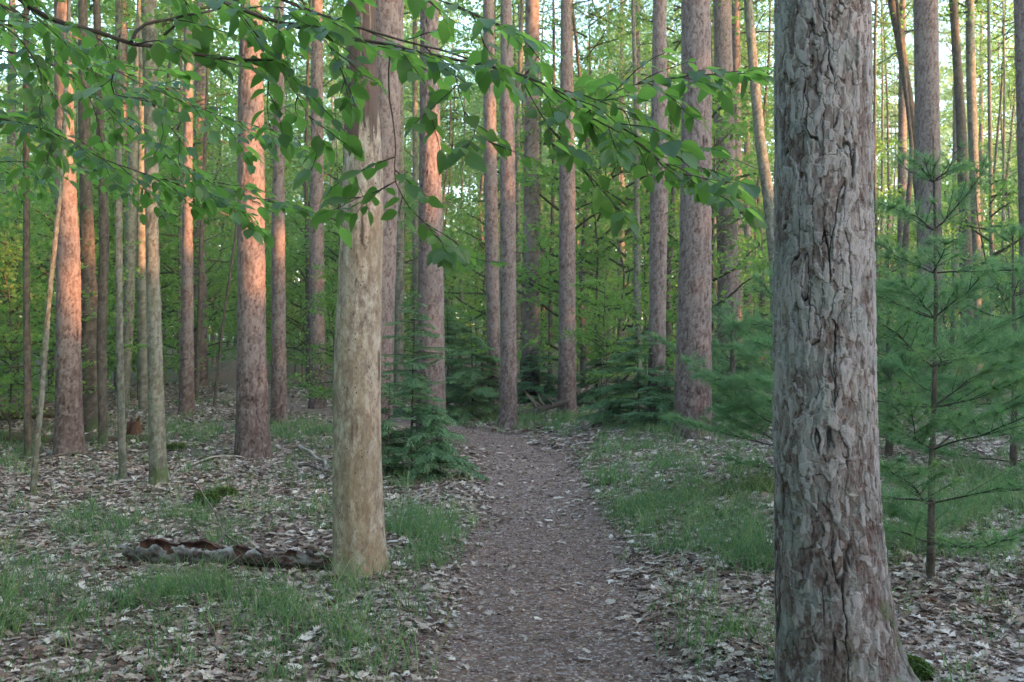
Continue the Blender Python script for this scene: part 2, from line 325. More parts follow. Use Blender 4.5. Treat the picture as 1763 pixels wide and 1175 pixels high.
# ---------------------------------------------------------------- trunks
def trunk_mesh(name, prof, res, seed, style, m, roots=0.0, zfine=None, moss=0.0, rootdir=None):
    """prof: list of (z, x, y, r) in the tree's own frame"""
    p = np.array(sorted(prof)); z0, z1 = p[0, 0], p[-1, 0]
    zf = min(z1, zfine if zfine else z1)
    zs = np.r_[np.arange(z0, zf, res), np.arange(zf, z1, 0.35), z1]
    k = max(3, int(0.5 / res) | 1)
    def ip(c):
        d = np.arange(-3, 4) * 0.09
        return np.mean([np.interp(np.clip(zs + e, z0, z1), p[:, 0], p[:, c]) for e in d], axis=0)
    cx, cyv, r = ip(1), ip(2), ip(3)
    rref = float(np.median(np.interp(np.linspace(z0, zf, 9), p[:, 0], p[:, 3]))); L = 2 * math.pi * rref
    nu = int(max(10, min(760, L / res))); th = np.arange(nu) / nu * 2 * math.pi
    U = (th / (2 * math.pi))[None, :] + 0 * zs[:, None]; V = zs[:, None] + 0 * th[None, :]
    A = np.zeros(U.shape + (3,))
    rs = RS(seed)
    if style == 'pine':
        pw = max(6, int(L / 0.038)); pf = max(10, int(L / 0.020)); pg = max(12, int(L / 0.012))
        wx = (fbm(U * 30, V * 16, seed + 1, 4, 30) - 0.5); wy = (fbm(U * 30, V * 16, seed + 2, 4, 30) - 0.5)
        lo_ = fbm(U * 8, V * 3.0, seed + 12, 3, 8) - 0.5
        f1, f2, ra, la = worley(U * pw + wx * 0.8 + lo_ * 2, V / 0.11 + wy * 1.6, seed + 3, pw)
        g1, g2, rb, lb = worley(U * pf + wx * 1.3 + lo_ * 2, V / 0.055 + wy * 2.2, seed + 4, pf)
        h1_, h2_, rc, lc_ = worley(U * pg + wx * 3.0, V / 0.03 + wy * 3.0, seed + 14, pg)
        h = 0.95 * ra + 0.60 * rb + 0.25 * rc + 0.28 * (la + 0.4) * (ra > 0.4) + 0.16 * (lb + 0.3)
        pc = max(6, int(L / 0.05))
        rid = np.abs(fbm(U * pc + wx * 0.55 + lo_ * 0.8, V / 0.45, seed + 5, 2, pc) - 0.5)
        crack = (1 - sstep(0.003, 0.016 + 0.024 * (1 - sstep(0.2, 1.6, V)), rid)) * sstep(0.46, 0.57, 0.10 * (1 - sstep(0.1, 1.5, V)) + fbm(U * 14, V * 2.2, seed + 6, 3, 14) + 0.04)
        sel = sstep(0.42, 0.6, fbm(U * 16, V * 6, seed + 15, 3, 16))
        ck = (1 - sstep(0.01, 0.07, f2 - f1)) * sel; cs = (1 - sstep(0.0, 0.06, g2 - g1)) * (1 - sel)
        amp = 0.0082 if res < 0.008 else 0.007
        disp = amp * (h - 0.6) - amp * 1.5 * crack - amp * 0.9 * ck - amp * 0.5 * cs + amp * 0.35 * wx + amp * 0.8 * lo_
        A[..., 0] = np.clip(0.26 * ra + 0.40 * rb + 0.34 * rc + 0.10 * lo_ + 0.20 * (sstep(0.3, 1.9, V) - 0.7), 0, 1); A[..., 1] = np.clip(0.9 * crack + 0.38 * ck + 0.2 * cs, 0, 1)
    elif style == 'grey':
        pw = max(6, int(L / 0.03)); wx = fbm(U * 16, V * 7, seed + 1, 4, 16) - 0.5
        f1, f2, ra, la = worley(U * pw + wx * 1.5, V / 0.06 + wx, seed + 3, pw)
        ck = 1 - sstep(0.02, 0.16, f2 - f1)
        disp = 0.004 * (ra - 0.5) - 0.004 * ck + 0.012 * wx
        A[..., 0] = np.clip(0.6 * ra + 0.5 * (wx + 0.5), 0, 1); A[..., 1] = ck * 0.55
    else:
        wx = fbm(U * 6, V * 0.9, seed + 1, 4, 6) - 0.5; fine = fbm(U * 40, V * 2.2, seed + 2, 3, 40) - 0.5
        disp = 0.024 * wx + 0.007 * fine
        A[..., 1] = sstep(0.50, 0.60, fbm(U * 18, V * 2.5, seed + 4, 4, 18) + sstep(2.3, 3.3, V) * 0.5 - 0.22)
        rdg = np.abs(fbm(U * 14 + 0.35 * wx, V * 1.3, seed + 21, 3, 14) - 0.5); ckk = (1 - sstep(0.003, 0.012, rdg)) * sstep(0.52, 0.62, fbm(U * 9, V * 2.0, seed + 22, 2, 9))
        disp = disp + 0.007 * A[..., 1] - 0.006 * ckk; A[..., 1] = np.maximum(A[..., 1], 0.85 * ckk)
        A[..., 2] = sstep(0.52, 0.66, fbm(U * 7, V * 1.6, seed + 8, 3, 7)) * (1 - sstep(0.15, 0.9, V)) * 0.9
    fl = 0
    if roots:
        ph = rs.uniform(0, 6.28, 3)
        lob = 0.5 + 0.5 * np.sin(th * 3 + ph[0]) * 0.6 + 0.4 * np.sin(th * 5 + ph[1])
        fl = roots * np.exp(-(V - 0) / 0.13) * (0.25 + 0.9 * np.clip(lob, 0, 2)[None, :])
        if rootdir is not None:
            fl = fl + 0.22 * np.exp(-np.maximum(V, -0.2) / 0.10) * np.exp(-(np.angle(np.exp(1j * (th - rootdir))) / 0.35) ** 2)[None, :]
    if moss and style != 'snag':
        A[..., 2] = np.clip(moss * sstep(0.60, 0.72, fbm(U * 22, V * 7, seed + 9, 4, 22) + 0.16 * (1 - sstep(0.0, 0.35, V))) * (1 - sstep(0.2, 0.6, V)), 0, 1)
    if rootdir is not None: A[..., 2] *= np.exp(-(np.angle(np.exp(1j * (th - rootdir + 0.5))) / 0.55) ** 2)[None, :]
    rr = np.maximum(r[:, None] + disp + fl, 0.004)
    X = cx[:, None] + rr * np.cos(th); Y = cyv[:, None] + rr * np.sin(th)
    Vt = np.stack([X, Y, V], -1).reshape(-1, 3)
    i = np.arange(len(zs) - 1)[:, None] * nu; j = np.arange(nu)[None, :]; kk = (j + 1) % nu
    return mk(name, [(Vt, np.stack([i + j, i + kk, i + nu + kk, i + nu + j], -1).reshape(-1, 4), 0)], [m], A.reshape(-1, 3))
# pine crown + branch prototypes
def needles(cent, dirs, n, ln, wd, rs, spread=0.75):
    """triangular needles: n per tuft"""
    c = np.repeat(cent, n, 0); d = np.repeat(dirs, n, 0)
    d = norm(d + rs.normal(0, spread, d.shape)); L = ln * rs.uniform(0.7, 1.1, (len(c), 1))
    s = norm(np.cross(d, rs.normal(0, 1, d.shape))) * wd / 2
    V = np.stack([c - s, c + s, c + d * L - np.array([0, 0, 1]) * L * 0.12], 1).reshape(-1, 3)
    return V, np.arange(len(V)).reshape(-1, 3), np.repeat(rs.uniform(0, 1, len(c)), 3)
def leafquads(c, d, nrm, ln, wd, rs, fold=0.15):
    """simple folded leaves as 2 quads sharing a midrib: 6 verts"""
    s = norm(np.cross(d, nrm)) * (wd / 2); u = norm(np.cross(s, d))
    base = c; tip = c + d * ln - u * ln * 0.10; f = u * wd * fold
    l1 = c + d * ln * 0.42 - s + f; r1 = c + d * ln * 0.42 + s + f; mid = c + d * ln * 0.45
    V = np.stack([base, r1, tip, l1, mid], 1).reshape(-1, 3); o = np.arange(len(c))[:, None] * 5
    Fq = np.concatenate([o + np.array([[0, 1, 2, 4]]), o + np.array([[0, 4, 2, 3]])])
    return V, Fq
def attr_b(b, rep): A = np.zeros((len(b) * rep, 3)); A[:, 2] = np.repeat(b, rep); return A
def rot2(v, a): return np.stack([v[..., 0] * np.cos(a) - v[..., 1] * np.sin(a), v[..., 0] * np.sin(a) + v[..., 1] * np.cos(a), v[..., 2]], -1)
def crown_points(rs, h0, h1, rad, nb, per, flat=0.35, clump=0.35, shape=1.0):
    """limbs + leafy twig points; returns wood tubes, leaf centres, outward dirs"""
    wood = []; cs = []; ds = []
    for k in range(nb):
        z = h0 + (h1 - h0) * (k + rs.rand()) / nb; f = (z - h0) / (h1 - h0)
        Rr = rad * (1 - f ** 1.6 * 0.75) * rs.uniform(0.55, 1.1) * (0.55 + 0.45 * min(1, f * 4 + 0.3))
        a = rs.uniform(0, 6.283); el = rs.uniform(-0.05, 0.6) + 0.35 * f
        d = np.array([math.cos(a) * math.cos(el), math.sin(a) * math.cos(el), math.sin(el)])
        pts = [np.array([0, 0, z - 0.3])]
        for s in range(5):
            d = norm(d + rs.normal(0, 0.16, 3) + np.array([0, 0, -0.05])); pts.append(pts[-1] + d * Rr / 5)
        pts = np.array(pts); wood.append(tube(pts, np.linspace(0.035, 0.006, 6) * (rad / 3) ** 0.5 + 0.002, 4))
        ncl = max(3, int(per / 25))
        for c in range(ncl):
            tpos = rs.uniform(0.3, 1.05) * 5; ii = min(int(tpos), 4); p0 = pts[ii] + (pts[ii + 1] - pts[ii]) * (tpos - ii)
            side = rot2(d, rs.choice([-1, 1]) * rs.uniform(0.4, 1.3)); cc = p0 + side * rs.uniform(0.1, 0.5) * clump * 2.2 * np.array([1, 1, 0.5])
            wood.append(tube(np.array([p0, (p0 + cc) / 2 + [0, 0, .03], cc]), [0.008, 0.006, 0.003], 3))
            m = int(rs.uniform(0.5, 1.5) * per / ncl)
            q = cc + rs.normal(0, 1, (m, 3)) * np.array([clump, clump, clump * flat]) * rs.uniform(0.6, 1.2)
            cs.append(q); ds.append(norm(q - p0 + rs.normal(0, 0.15, (m, 3))))
    return wood, np.concatenate(cs), np.concatenate(ds)
def broad_proto(seed, H, h0, rad, nb, per, leaf, lmat, wmat, r0, flat=0.4, clump=0.35, lean=0.3, name='maple'):
    rs = RS(seed)
    wood, c, d = crown_points(rs, h0, H, rad, nb, per, flat, clump)
    zz = np.linspace(-0.15, H, 14); lx = np.cumsum(rs.normal(0, 0.07 * lean, 14)) * H / 8; ly = np.cumsum(rs.normal(0, 0.07 * lean, 14)) * H / 8
    lx -= lx[0]; ly -= ly[0]
    prof = [(z, x, y, max(0.008, r0 * (1 - 0.85 * max(0, z) / H))) for z, x, y in zip(zz, lx, ly)]
    tm = trunk_mesh(name + '_trunk', prof, max(0.03, r0 / 4), seed, 'grey', M[wmat], roots=r0 * 0.3)
    wv, wf = merge(wood); sh = np.stack([np.interp(wv[:, 2], zz, lx), np.interp(wv[:, 2], zz, ly), 0 * wv[:, 2]], -1); wv = wv + sh
    c = c + np.stack([np.interp(c[:, 2], zz, lx), np.interp(c[:, 2], zz, ly), 0 * c[:, 2]], -1)
    nrm = norm(np.array([0, 0, 1.0]) + rs.normal(0, 0.75, c.shape)); d = norm(d * np.array([1, 1, 0.4]) + rs.normal(0, 0.5, d.shape))
    ln = leaf * rs.uniform(0.6, 1.25, (len(c), 1))
    lv, lf = leafquads(c, d, nrm, ln, ln * 0.75, rs)
    bm = mk(name + '_branches', [(wv, wf, 0)], [M[wmat]], attr_b(np.full(len(wv), 0.5), 1))
    cm = mk(name + '_crown', [(lv, lf, 0)], [M[lmat]], attr_b(np.clip(rs.normal(0.5, 0.27, len(c)), 0, 1), 5), smooth=False)
    return tm, bm, cm
def pine_crown(seed, h0, h1, rad, nb, tufts, n=14, ln=0.22, wd=0.012):
    rs = RS(seed); wood, c, d = crown_points(rs, h0, h1, rad, nb, tufts, 0.5, 0.4)
    V, Fc, b = needles(c, norm(d + [0, 0, 0.3]), n, ln, wd, rs, 0.8)
    wv, wf = merge(wood)
    return mk('pine_limbs', [(wv, wf, 0)], [M['pine']], attr_b(np.full(len(wv), 0.5), 1)), mk('pine_crown', [(V, Fc, 0)], [M['needle']], np.stack([0 * b, 0 * b, b], -1), smooth=False)
PINEC = [pine_crown(61, 12.5, 20, 3.0, 22, 50), pine_crown(62, 11.5, 19, 2.6, 20, 50)]
# ---------------------------------------------------------------- key trees
gobo = []   # sun gaps: (point, half width)
def tree_px(name, label, cat, prof, base_y, style, m, group=None, roots=0.03, top=None, d=None, crown=None, moss=0.0, seed=1, hi=1.0, rootdir=None, rtop=0.55, stubs=0):
    """prof: (y, xl, xr) pixel silhouette rows"""
    prof = sorted(prof, key=lambda a: -a[0])
    xb = (prof[0][1] + prof[0][2]) / 2
    if d is None: g = G(xb, base_y); d = g[1]
    X0 = (xb - CX) / F * d; g0 = gz(X0, d)
    pr = []
    for (y, xl, xr) in prof:
        z = EYE - (y - CY) / F * d - g0; pr.append((z, ((xl + xr) / 2 - CX) / F * d - X0, 0.0, (xr - xl) / 2 / F * d))
    pr = sorted(pr); lo = pr[0]
    if lo[0] > 0: pr = [(0.0, lo[1], 0, lo[3])] + pr
    pr = [(-0.25, pr[0][1], 0, pr[0][3] * 1.03)] + [q for q in pr if q[0] > -0.2]
    t = pr[-1]; H = top or 17.0
    ztop = max(H, t[0] + 1); slope = (t[1] - pr[-2][1]) / max(0.5, t[0] - pr[-2][0]) * 0.6
    pr.append((ztop, t[1] + slope * (ztop - t[0]), 0, t[3] * rtop if style != 'snag' else t[3] * 0.8))
    zfine = EYE + CY / F * d - g0 + 0.4
    res = d / 995.0 * hi
    e = thing(name, (X0, d, g0), label, cat, group)
    ob('trunk', trunk_mesh('trunk_' + name, pr, res, seed, style, m, roots, zfine, moss, rootdir), e)
    rs = RS(seed)
    if crown:
        lm, cm = crown; a = ob('limbs', lm, e); b = ob('crown', cm, e)
        for o in (a, b): o.location = (pr[-1][1] * 0.9, 0, rs.uniform(-1, 0.8)); o.rotation_euler = (0, 0, rs.uniform(0, 6))
    pa = np.array(pr)
    for k in range(stubs):
        z = rs.uniform(2.8, min(zfine, 10)); a = rs.choice([0, math.pi]) + rs.uniform(-0.9, 0.9); r_ = np.interp(z, pa[:, 0], pa[:, 3]); cx = np.interp(z, pa[:, 0], pa[:, 1])
        dr = np.array([math.cos(a), math.sin(a) * -1, rs.uniform(-0.1, 0.35)]); L = rs.uniform(0.12, 0.9)
        pts = [np.array([cx, 0, z]) + dr * r_ * 0.8]
        for s in range(4): dr = norm(dr + rs.normal(0, 0.22, 3)); pts.append(pts[-1] + dr * L / 4)
        ob('dead_branch', mk('dead_branch', [(*tube(pts, np.linspace(0.012, 0.004, 5), 5), 0)], [M['stick']]), e)
    return e, d
PN, PM = M['pine_near'], M['pine']
tree_px('red_pine', 'thick red pine with flaking plated grey bark at the right foreground, moss at its root', 'tree',
        [(0, 1337, 1494), (300, 1337, 1497), (600, 1336, 1500), (800, 1337, 1505), (900, 1338, 1511), (1000, 1338, 1524), (1100, 1340, 1538), (1190, 1343, 1548)], 1205, 'pine', PN, roots=0.015, crown=PINEC[0], moss=1.0, seed=11, hi=0.6, rootdir=-0.35)
snag, dsn = tree_px('dead_snag', 'barkless pale dead trunk with bulging smooth weathered wood beside the path', 'dead tree',
        [(-60, 601, 642), (100, 597, 645), (190, 597, 648), (240, 593, 655), (300, 590, 660), (400, 587, 659), (500, 582, 657), (600, 574, 656), (700, 573, 655), (800, 573, 656), (900, 573, 659), (985, 574, 664)], 985, 'snag', M['snag'], roots=0.028, top=6.5, seed=21, hi=1.0)
KEY = [
 ('red_pine', 'red pine with pinkish bark standing directly behind the barkless trunk', [(-20, 640, 695), (200, 636, 688), (400, 634, 683), (600, 630, 677), (780, 626, 674)], 805, 'pine', 2),
 ('red_pine', 'straight red pine with a sunlit orange upper trunk, left of the barkless trunk', [(0, 415, 450), (100, 413, 451), (150, 411, 452), (250, 410, 454), (400, 410, 455), (600, 409, 457), (750, 407, 463), (790, 404, 467)], 790, 'pine', 2),
 ('red_pine', 'red pine at far left with a bright strip of sun down its right side', [(-20, 96, 120), (100, 95, 122), (330, 97, 130), (450, 99, 137), (600, 98, 138), (700, 97, 140), (783, 94, 143)], 785, 'pine', 2),
 ('red_pine', 'slim red pine at the left, farther back than its neighbours, orange sun near its top', [(100, 317, 331), (400, 314, 331), (600, 311, 333), (714, 308, 335)], 716, 'pine', 2),
 ('red_pine', 'slim red pine just right of the sunlit straight pine, base in grass', [(100, 473, 489), (260, 471, 489), (400, 468, 490), (600, 468, 492), (733, 466, 494)], 733, 'pine', 2),
 ('red_pine', 'greyer pine standing alone on the leafy rise left of the barkless trunk', [(0, 537, 555), (380, 534, 557), (560, 534, 559), (703, 532, 562)], 704, 'pine', 2),
 ('red_pine', 'stout red pine behind the young hemlock, orange sun patch high on it', [(-20, 724, 753), (200, 723, 757), (400, 721, 762), (600, 718, 765), (770, 716, 768)], 775, 'pine', 2),
 ('red_pine', 'left one of the close pair of pines at the bend of the path', [(0, 832, 850), (250, 833, 855), (400, 835, 858), (700, 841, 862)], 718, 'pine', 2),
 ('red_pine', 'right one of the close pair of pines, rooted at the edge of the path', [(0, 862, 880), (180, 862, 885), (300, 861, 887), (600, 862, 889), (720, 859, 890), (738, 856, 892)], 738, 'pine', 2),
 ('red_pine', 'pine with a dead log leaning against its foot, beyond the path bend', [(0, 966, 983), (300, 963, 990), (600, 962, 991), (690, 960, 992)], 714, 'pine', 2),
 ('red_pine', 'slim pine beside the dark hemlocks, left of the stout pine on the grassy bank', [(-20, 1125, 1146), (300, 1120, 1150), (600, 1117, 1145), (715, 1114, 1144)], 722, 'pine', 2),
 ('red_pine', 'stout grey pine on the grassy bank right of the path', [(-20, 1174, 1222), (200, 1174, 1224), (400, 1171, 1224), (600, 1165, 1224), (740, 1160, 1224)], 752, 'pine', 2),
 ('red_pine', 'pine just behind and right of the stout bank pine', [(-20, 1228, 1257), (250, 1233, 1265), (500, 1236, 1271), (690, 1233, 1270)], 700, 'pine', 2),
 ('red_pine', 'pale straight pine behind the white pine sapling on the right', [(-20, 1574, 1613), (250, 1577, 1617), (400, 1580, 1620), (690, 1580, 1622)], 700, 'pine', 2),
 ('red_pine', 'pine cut by the right edge of the photo', [(-20, 1747, 1783), (400, 1757, 1794), (690, 1759, 1797)], 705, 'pine', 2),
]
KD = {}
for n_, (nm, lb, pf, by, st, stub) in enumerate(KEY):
    e, d_ = tree_px(nm, lb, 'tree', pf, by, st, PM, d=13.7 if n_ == 0 else None, group='red pines along the path', roots=0.03, crown=PINEC[n_ % 2], seed=100 + 7 * n_, hi=1.05, stubs=stub)
    KD[n_] = d_
# deciduous stems with pixel silhouettes; name, label, mat, rows, base_y, depth override
DEC = [
 ('young_oak', 'mottled grey-green trunk covered in lichen, left of centre-left pine', 'grey', [(-20, 243, 269), (200, 248, 272), (400, 251, 272), (600, 254, 279), (750, 256, 284), (835, 259, 289)], 838, None),
 ('sapling', 'thin leaning sapling at far left, sunlit at its upper half', 'grey', [(200, 108, 116), (330, 100, 108), (500, 81, 90), (700, 65, 75), (855, 50, 61)], 857, None),
 ('sapling', 'slim grey trunk left of the lichen-covered trunk', 'grey', [(-20, 199, 210), (400, 198, 210), (600, 200, 212), (825, 205, 219)], 827, None),
 ('sapling', 'thin dark pole near the left edge', 'dark', [(100, 40, 50), (500, 40, 51), (788, 42, 55)], 789, None),
 ('old_maple', 'broad dark mossy trunk behind the sunlit far-left pine', 'dark', [(200, 135, 155), (330, 138, 158), (500, 139, 166), (650, 141, 178), (740, 138, 184)], 742, None),
 ('young_maple', 'dark slender trunk with a reddish sunlit edge beside the broad mossy trunk', 'dark', [(-20, 160, 172), (200, 165, 178), (400, 172, 188), (600, 166, 183), (765, 170, 184)], 768, None),
 ('young_maple', 'sunlit trunk behind the lichen-covered trunk', 'grey', [(150, 228, 245), (350, 217, 236), (560, 212, 230), (690, 205, 222)], 700, None),
 ('sapling', 'dark thin pole right of the slim sunlit pine at the left', 'dark', [(200, 352, 358), (400, 343, 351), (560, 339, 349), (690, 333, 341)], 692, None),
 ('sapling', 'bent thin sapling on the leafy slope left of the straight pine', 'dark', [(300, 415, 420), (430, 400, 405), (560, 381, 386), (700, 366, 371)], 703, None),
 ('young_oak', 'leaning crooked trunk with patches of orange sun beyond the pair of pines', 'grey', [(240, 900, 909), (300, 904, 914), (450, 909, 923), (560, 913, 928), (640, 913, 929)], 642, 36),
 ('young_oak', 'slanting sunlit trunk just left of the thick foreground pine', 'grey', [(-20, 1279, 1293), (130, 1290, 1307), (250, 1300, 1318), (330, 1312, 1332), (450, 1324, 1342), (700, 1330, 1350)], 712, 19),
 ('young_maple', 'curving dark trunk between the thick pine and the pale pine', 'dark', [(-20, 1524, 1536), (90, 1545, 1560), (200, 1562, 1577), (300, 1571, 1588), (450, 1583, 1600), (690, 1590, 1606)], 690, 27),
 ('young_maple', 'dark straight trunk right of the pale pine', 'dark', [(-20, 1633, 1646), (200, 1646, 1662), (400, 1652, 1672), (670, 1656, 1678)], 685, 26),
 ('young_maple', 'trunk with a long orange sunlit stripe at the right', 'grey', [(-20, 1662, 1676), (150, 1664, 1680), (380, 1672, 1688), (670, 1674, 1690)], 683, 27),
 ('sapling', 'thin red-brown stem near the right edge', 'grey', [(120, 1700, 1706), (300, 1702, 1709), (500, 1704, 1712), (670, 1702, 1710)], 683, 24),
 ('young_maple', 'grey trunk left of the stout hemlock pine, half hidden behind it', 'grey', [(-20, 680, 694), (300, 682, 696), (500, 680, 696), (690, 678, 695)], 700, 24),
 ('young_birch', 'pale slim trunk glimpsed left of the stout pine by the hemlock', 'grey', [(100, 710, 719), (300, 710, 720), (600, 710, 721), (670, 710, 721)], 678, 30),
]
DD = []
for n_, (nm, lb, mt, pf, by, dd) in enumerate(DEC):
    e, d_ = tree_px(nm, lb, 'tree', pf, by, 'grey', M[mt], 'slender broadleaf trunks', roots=0.02 if 'sap' not in nm else 0.006, seed=300 + 5 * n_, hi=1.2, top=max(9, 0.34 * (dd or 12) + 6), rtop=0.35, moss=0.8, d=dd)
    DD.append((e, d_))
# ---------------------------------------------------------------- broadleaf prototypes
UND = [broad_proto(400 + k, 6.5, 0.9, 2.2, 22, 110, 0.125, 'leaf', 'dark', 0.035, 0.22, 0.36, 0.5, 'understory') for k in range(3)]
TALL = [broad_proto(420 + k, 16, 3.0, 3.6, 36, 120, 0.17, 'leaf', 'grey', 0.11, 0.3, 0.55, 0.6, 'tall') for k in range(3)]
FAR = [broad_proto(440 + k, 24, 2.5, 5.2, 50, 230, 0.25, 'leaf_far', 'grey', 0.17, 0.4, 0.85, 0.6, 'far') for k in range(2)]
PFAR = trunk_mesh('far_pine_trunk', [(-0.3, 0, 0, .22), (2, .01, 0, .19), (8, .04, 0, .165), (21, 0.1, 0, .07)], 0.05, 77, 'pine', M['pine'], roots=0.04)
def proto(name, tri, label, group):
    e = thing(name, (0, 0, 0), label, 'tree', group)
    for nm, me in zip(('trunk', 'limbs', 'crown'), tri): ob(nm, me, e)
    return e
rs = RS(5)
occupied = [(e.location.x, e.location.y) for e in C.objects if e.type == 'EMPTY']
SLIM = [(trunk_mesh('slim%d' % k, [(-0.2, 0, 0, .085 + .02 * k), (3, .06 * k, .02, .075 + .015 * k), (7, .25 - .2 * k, .05, .06), (12, .1 + .15 * k, .1, .045), (18, 0.4 * k - .2, 0, .02)], 0.04, 860 + k, 'grey', M[('dark', 'grey', 'dark')[k]], roots=0.02), UND[k][1], UND[k][2]) for k in range(3)]
def side_word(x):
    px = CX + x[0] / x[1] * F
    if px < 90: return 'at the left edge'
    if px < 400: return 'between the far-left pine and the straight sunlit pine'
    if px < 580: return 'between the straight sunlit pine and the barkless trunk'
    if px < 720: return 'behind the barkless trunk'
    if px < 850: return 'between the hemlock pine and the pair of pines'
    if px < 960: return 'right of the close pair of pines'
    if px < 1160: return 'between the log pine and the stout bank pine'
    if px < 1340: return 'between the stout bank pine and the thick pine'
    if px < 1580: return 'between the thick pine and the pale pine'
    return 'right of the pale pine'
def scatter(protos, n, y0, y1, mind, nm, adj, group, smin, smax, xlim=0.60, dens=None):
    made = 0; tries = 0; first = {}
    while made < n and tries < 20000:
        tries += 1
        y = y0 + (y1 - y0) * rs.rand() ** 0.75; x = rs.uniform(-xlim, xlim) * y
        px = CX + x / y * F
        if dens and rs.rand() > dens(px, y): continue
        if path_dist(x, y) < 1.0: continue
        if any((x - a) ** 2 + (y - b) ** 2 < mind ** 2 for a, b in occupied): continue
        occupied.append((x, y)); k = rs.randint(len(protos)); s = rs.uniform(smin, smax)
        lab = adj[k % len(adj)] + ' ' + side_word((x, y))
        if k not in first:
            first[k] = proto(nm, protos[k], lab, group); o = first[k]; o.location = (x, y, gz(x, y)); o.rotation_euler.z = rs.uniform(0, 6.28); o.scale = (s, s, s)
        else: copy_tree(first[k], (x, y, gz(x, y)), rs.uniform(0, 6.28), s, lab, group)
        made += 1
scatter([(PFAR, PINEC[0][0], PINEC[0][1]), (PFAR, PINEC[1][0], PINEC[1][1])], 56, 24, 75, 1.6, 'red_pine', ['distant straight red pine'], 'distant red pines', 0.8, 1.1)
scatter(SLIM, 96, 20, 62, 1.2, 'forest_tree', ['dark slender trunk', 'grey slender trunk', 'slightly bent dark trunk'], 'slender trunks in the wood', 0.8, 1.1, dens=lambda px, y: 1.0 if px > 560 or px < 330 else 0.4)
scatter(UND, 28, 38, 66, 1.2, 'understory_maple', ['low distant tree'], 'distant understory trees', 0.8, 1.2, dens=lambda px, y: 1.0 if px < 620 else 0.3)
scatter(UND, 44, 17, 48, 1.0, 'understory_maple', ['low leafy understory tree', 'small spreading understory tree', 'loose-leaved small tree'], 'understory trees', 0.7, 1.1,
        dens=lambda px, y: (0.28 if px < 330 else 1.0 if y > (24 if px < 600 else 33) else 0.15) * (0.5 if 620 < px < 1160 else 1) * (0.0 if 330 < px < 560 and y < 27 else 1))
scatter(TALL, 38, 26, 64, 1.6, 'forest_maple', ['tall leafy forest tree', 'tall green broadleaf tree', 'tall thin-crowned broadleaf tree'], 'tall broadleaf trees', 0.8, 1.15, dens=lambda px, y: (0.6 if px < 330 else 1.0) if px < 600 else (0.6 if y > 40 else 0.10))
scatter(FAR, 64, 62, 110, 2.6, 'background_tree', ['hazy far tree', 'pale far tree'], 'far background trees', 0.8, 1.2, 0.62, dens=lambda px, y: 1.0 if px < 500 else 0.8)
POLE = [(trunk_mesh('pole%d' % k, [(-0.1, 0, 0, .03), (1.5, .03 * k, .02, .026), (3, .08 - .1 * k, 0, .022), (5, .05 + .12 * k, .05, .016), (7.5, 0.3 * k - .1, 0, .008)], 0.03, 880 + k, 'grey', M['dark'], roots=0.008), UND[k][1], UND[k][2]) for k in range(3)]
scatter(POLE, 36, 14.8, 36, 0.7, 'sapling', ['thin dark sapling stem', 'slim crooked sapling stem', 'slightly leaning sapling stem'], 'thin saplings in the wood', 0.7, 1.3, dens=lambda px, y: 1.0 if px < 330 else (0.35 if y > 20 else 0.0))
for o in [o for o in C.objects if o.get('group') == 'slender trunks in the wood']:
    for ch in o.children:
        if not ch.name.startswith('trunk'): ch.location.z = 9.5 + 2.0 * (int(o.location.x * 10) % 3); ch.scale = (1.1, 1.1, 1.1)
# crowns for the slender broadleaf trunks
for n_, (e, d_) in enumerate(DD):
    u = UND[n_ % 3]; sc_ = 1.0
    for nm, me in (('limbs', u[1]), ('crown', u[2])):
        o = ob(nm, me, e); o.location = (0, 0, max(3.0, 0.34 * d_ + 0.6) + (n_ % 3) * 0.3); o.scale = (0.75, 0.75, 0.8); o.rotation_euler.z = n_ * 1.3
# ---------------------------------------------------------------- near leafy tree whose limbs hang into the top of the view
def leaf_shape(c, d, nrm, ln, rs, seed=0):
    """ovate pointed leaves, 7 stations x 3"""
    T = np.array([0, .12, .3, .5, .7, .88, 1.0]); W = np.array([.06, .62, .98, 1.0, .74, .36, 0.0]) * 0.30
    n = len(c); s = norm(np.cross(d, nrm)); u = norm(np.cross(s, d)); L = ln[:, None, None]
    droop = rs.uniform(0.05, 0.32, (n, 1, 1)); fold = rs.uniform(0.05, 0.35, (n, 1, 1)); wv = rs.uniform(0.85, 1.15, (n, 1, 1))
    t = T[None, :, None]
    mid = c[:, None, :] + d[:, None, :] * t * L - u[:, None, :] * (t ** 2) * droop * L
    off = (W[None, :, None] * L) * wv
    lf = mid - s[:, None, :] * off + u[:, None, :] * off * fold; rt = mid + s[:, None, :] * off + u[:, None, :] * off * fold
    V = np.stack([lf, mid, rt], 2).reshape(n, 21, 3)
    f = []
    for k in range(6): f += [[3*k, 3*k+1, 3*k+4, 3*k+3], [3*k+1, 3*k+2, 3*k+5, 3*k+4]]
    Fq = (np.arange(n)[:, None, None] * 21 + np.array(f)[None]).reshape(-1, 4)
    A = np.zeros((n, 21, 3)); A[..., 0] = np.repeat(T, 3); A[..., 1] = np.tile([0, .5, 1], 7); A[..., 2] = np.clip(rs.normal(.45, .32, (n, 1)), 0, 1)
    return V.reshape(-1, 3), Fq, A.reshape(-1, 3)
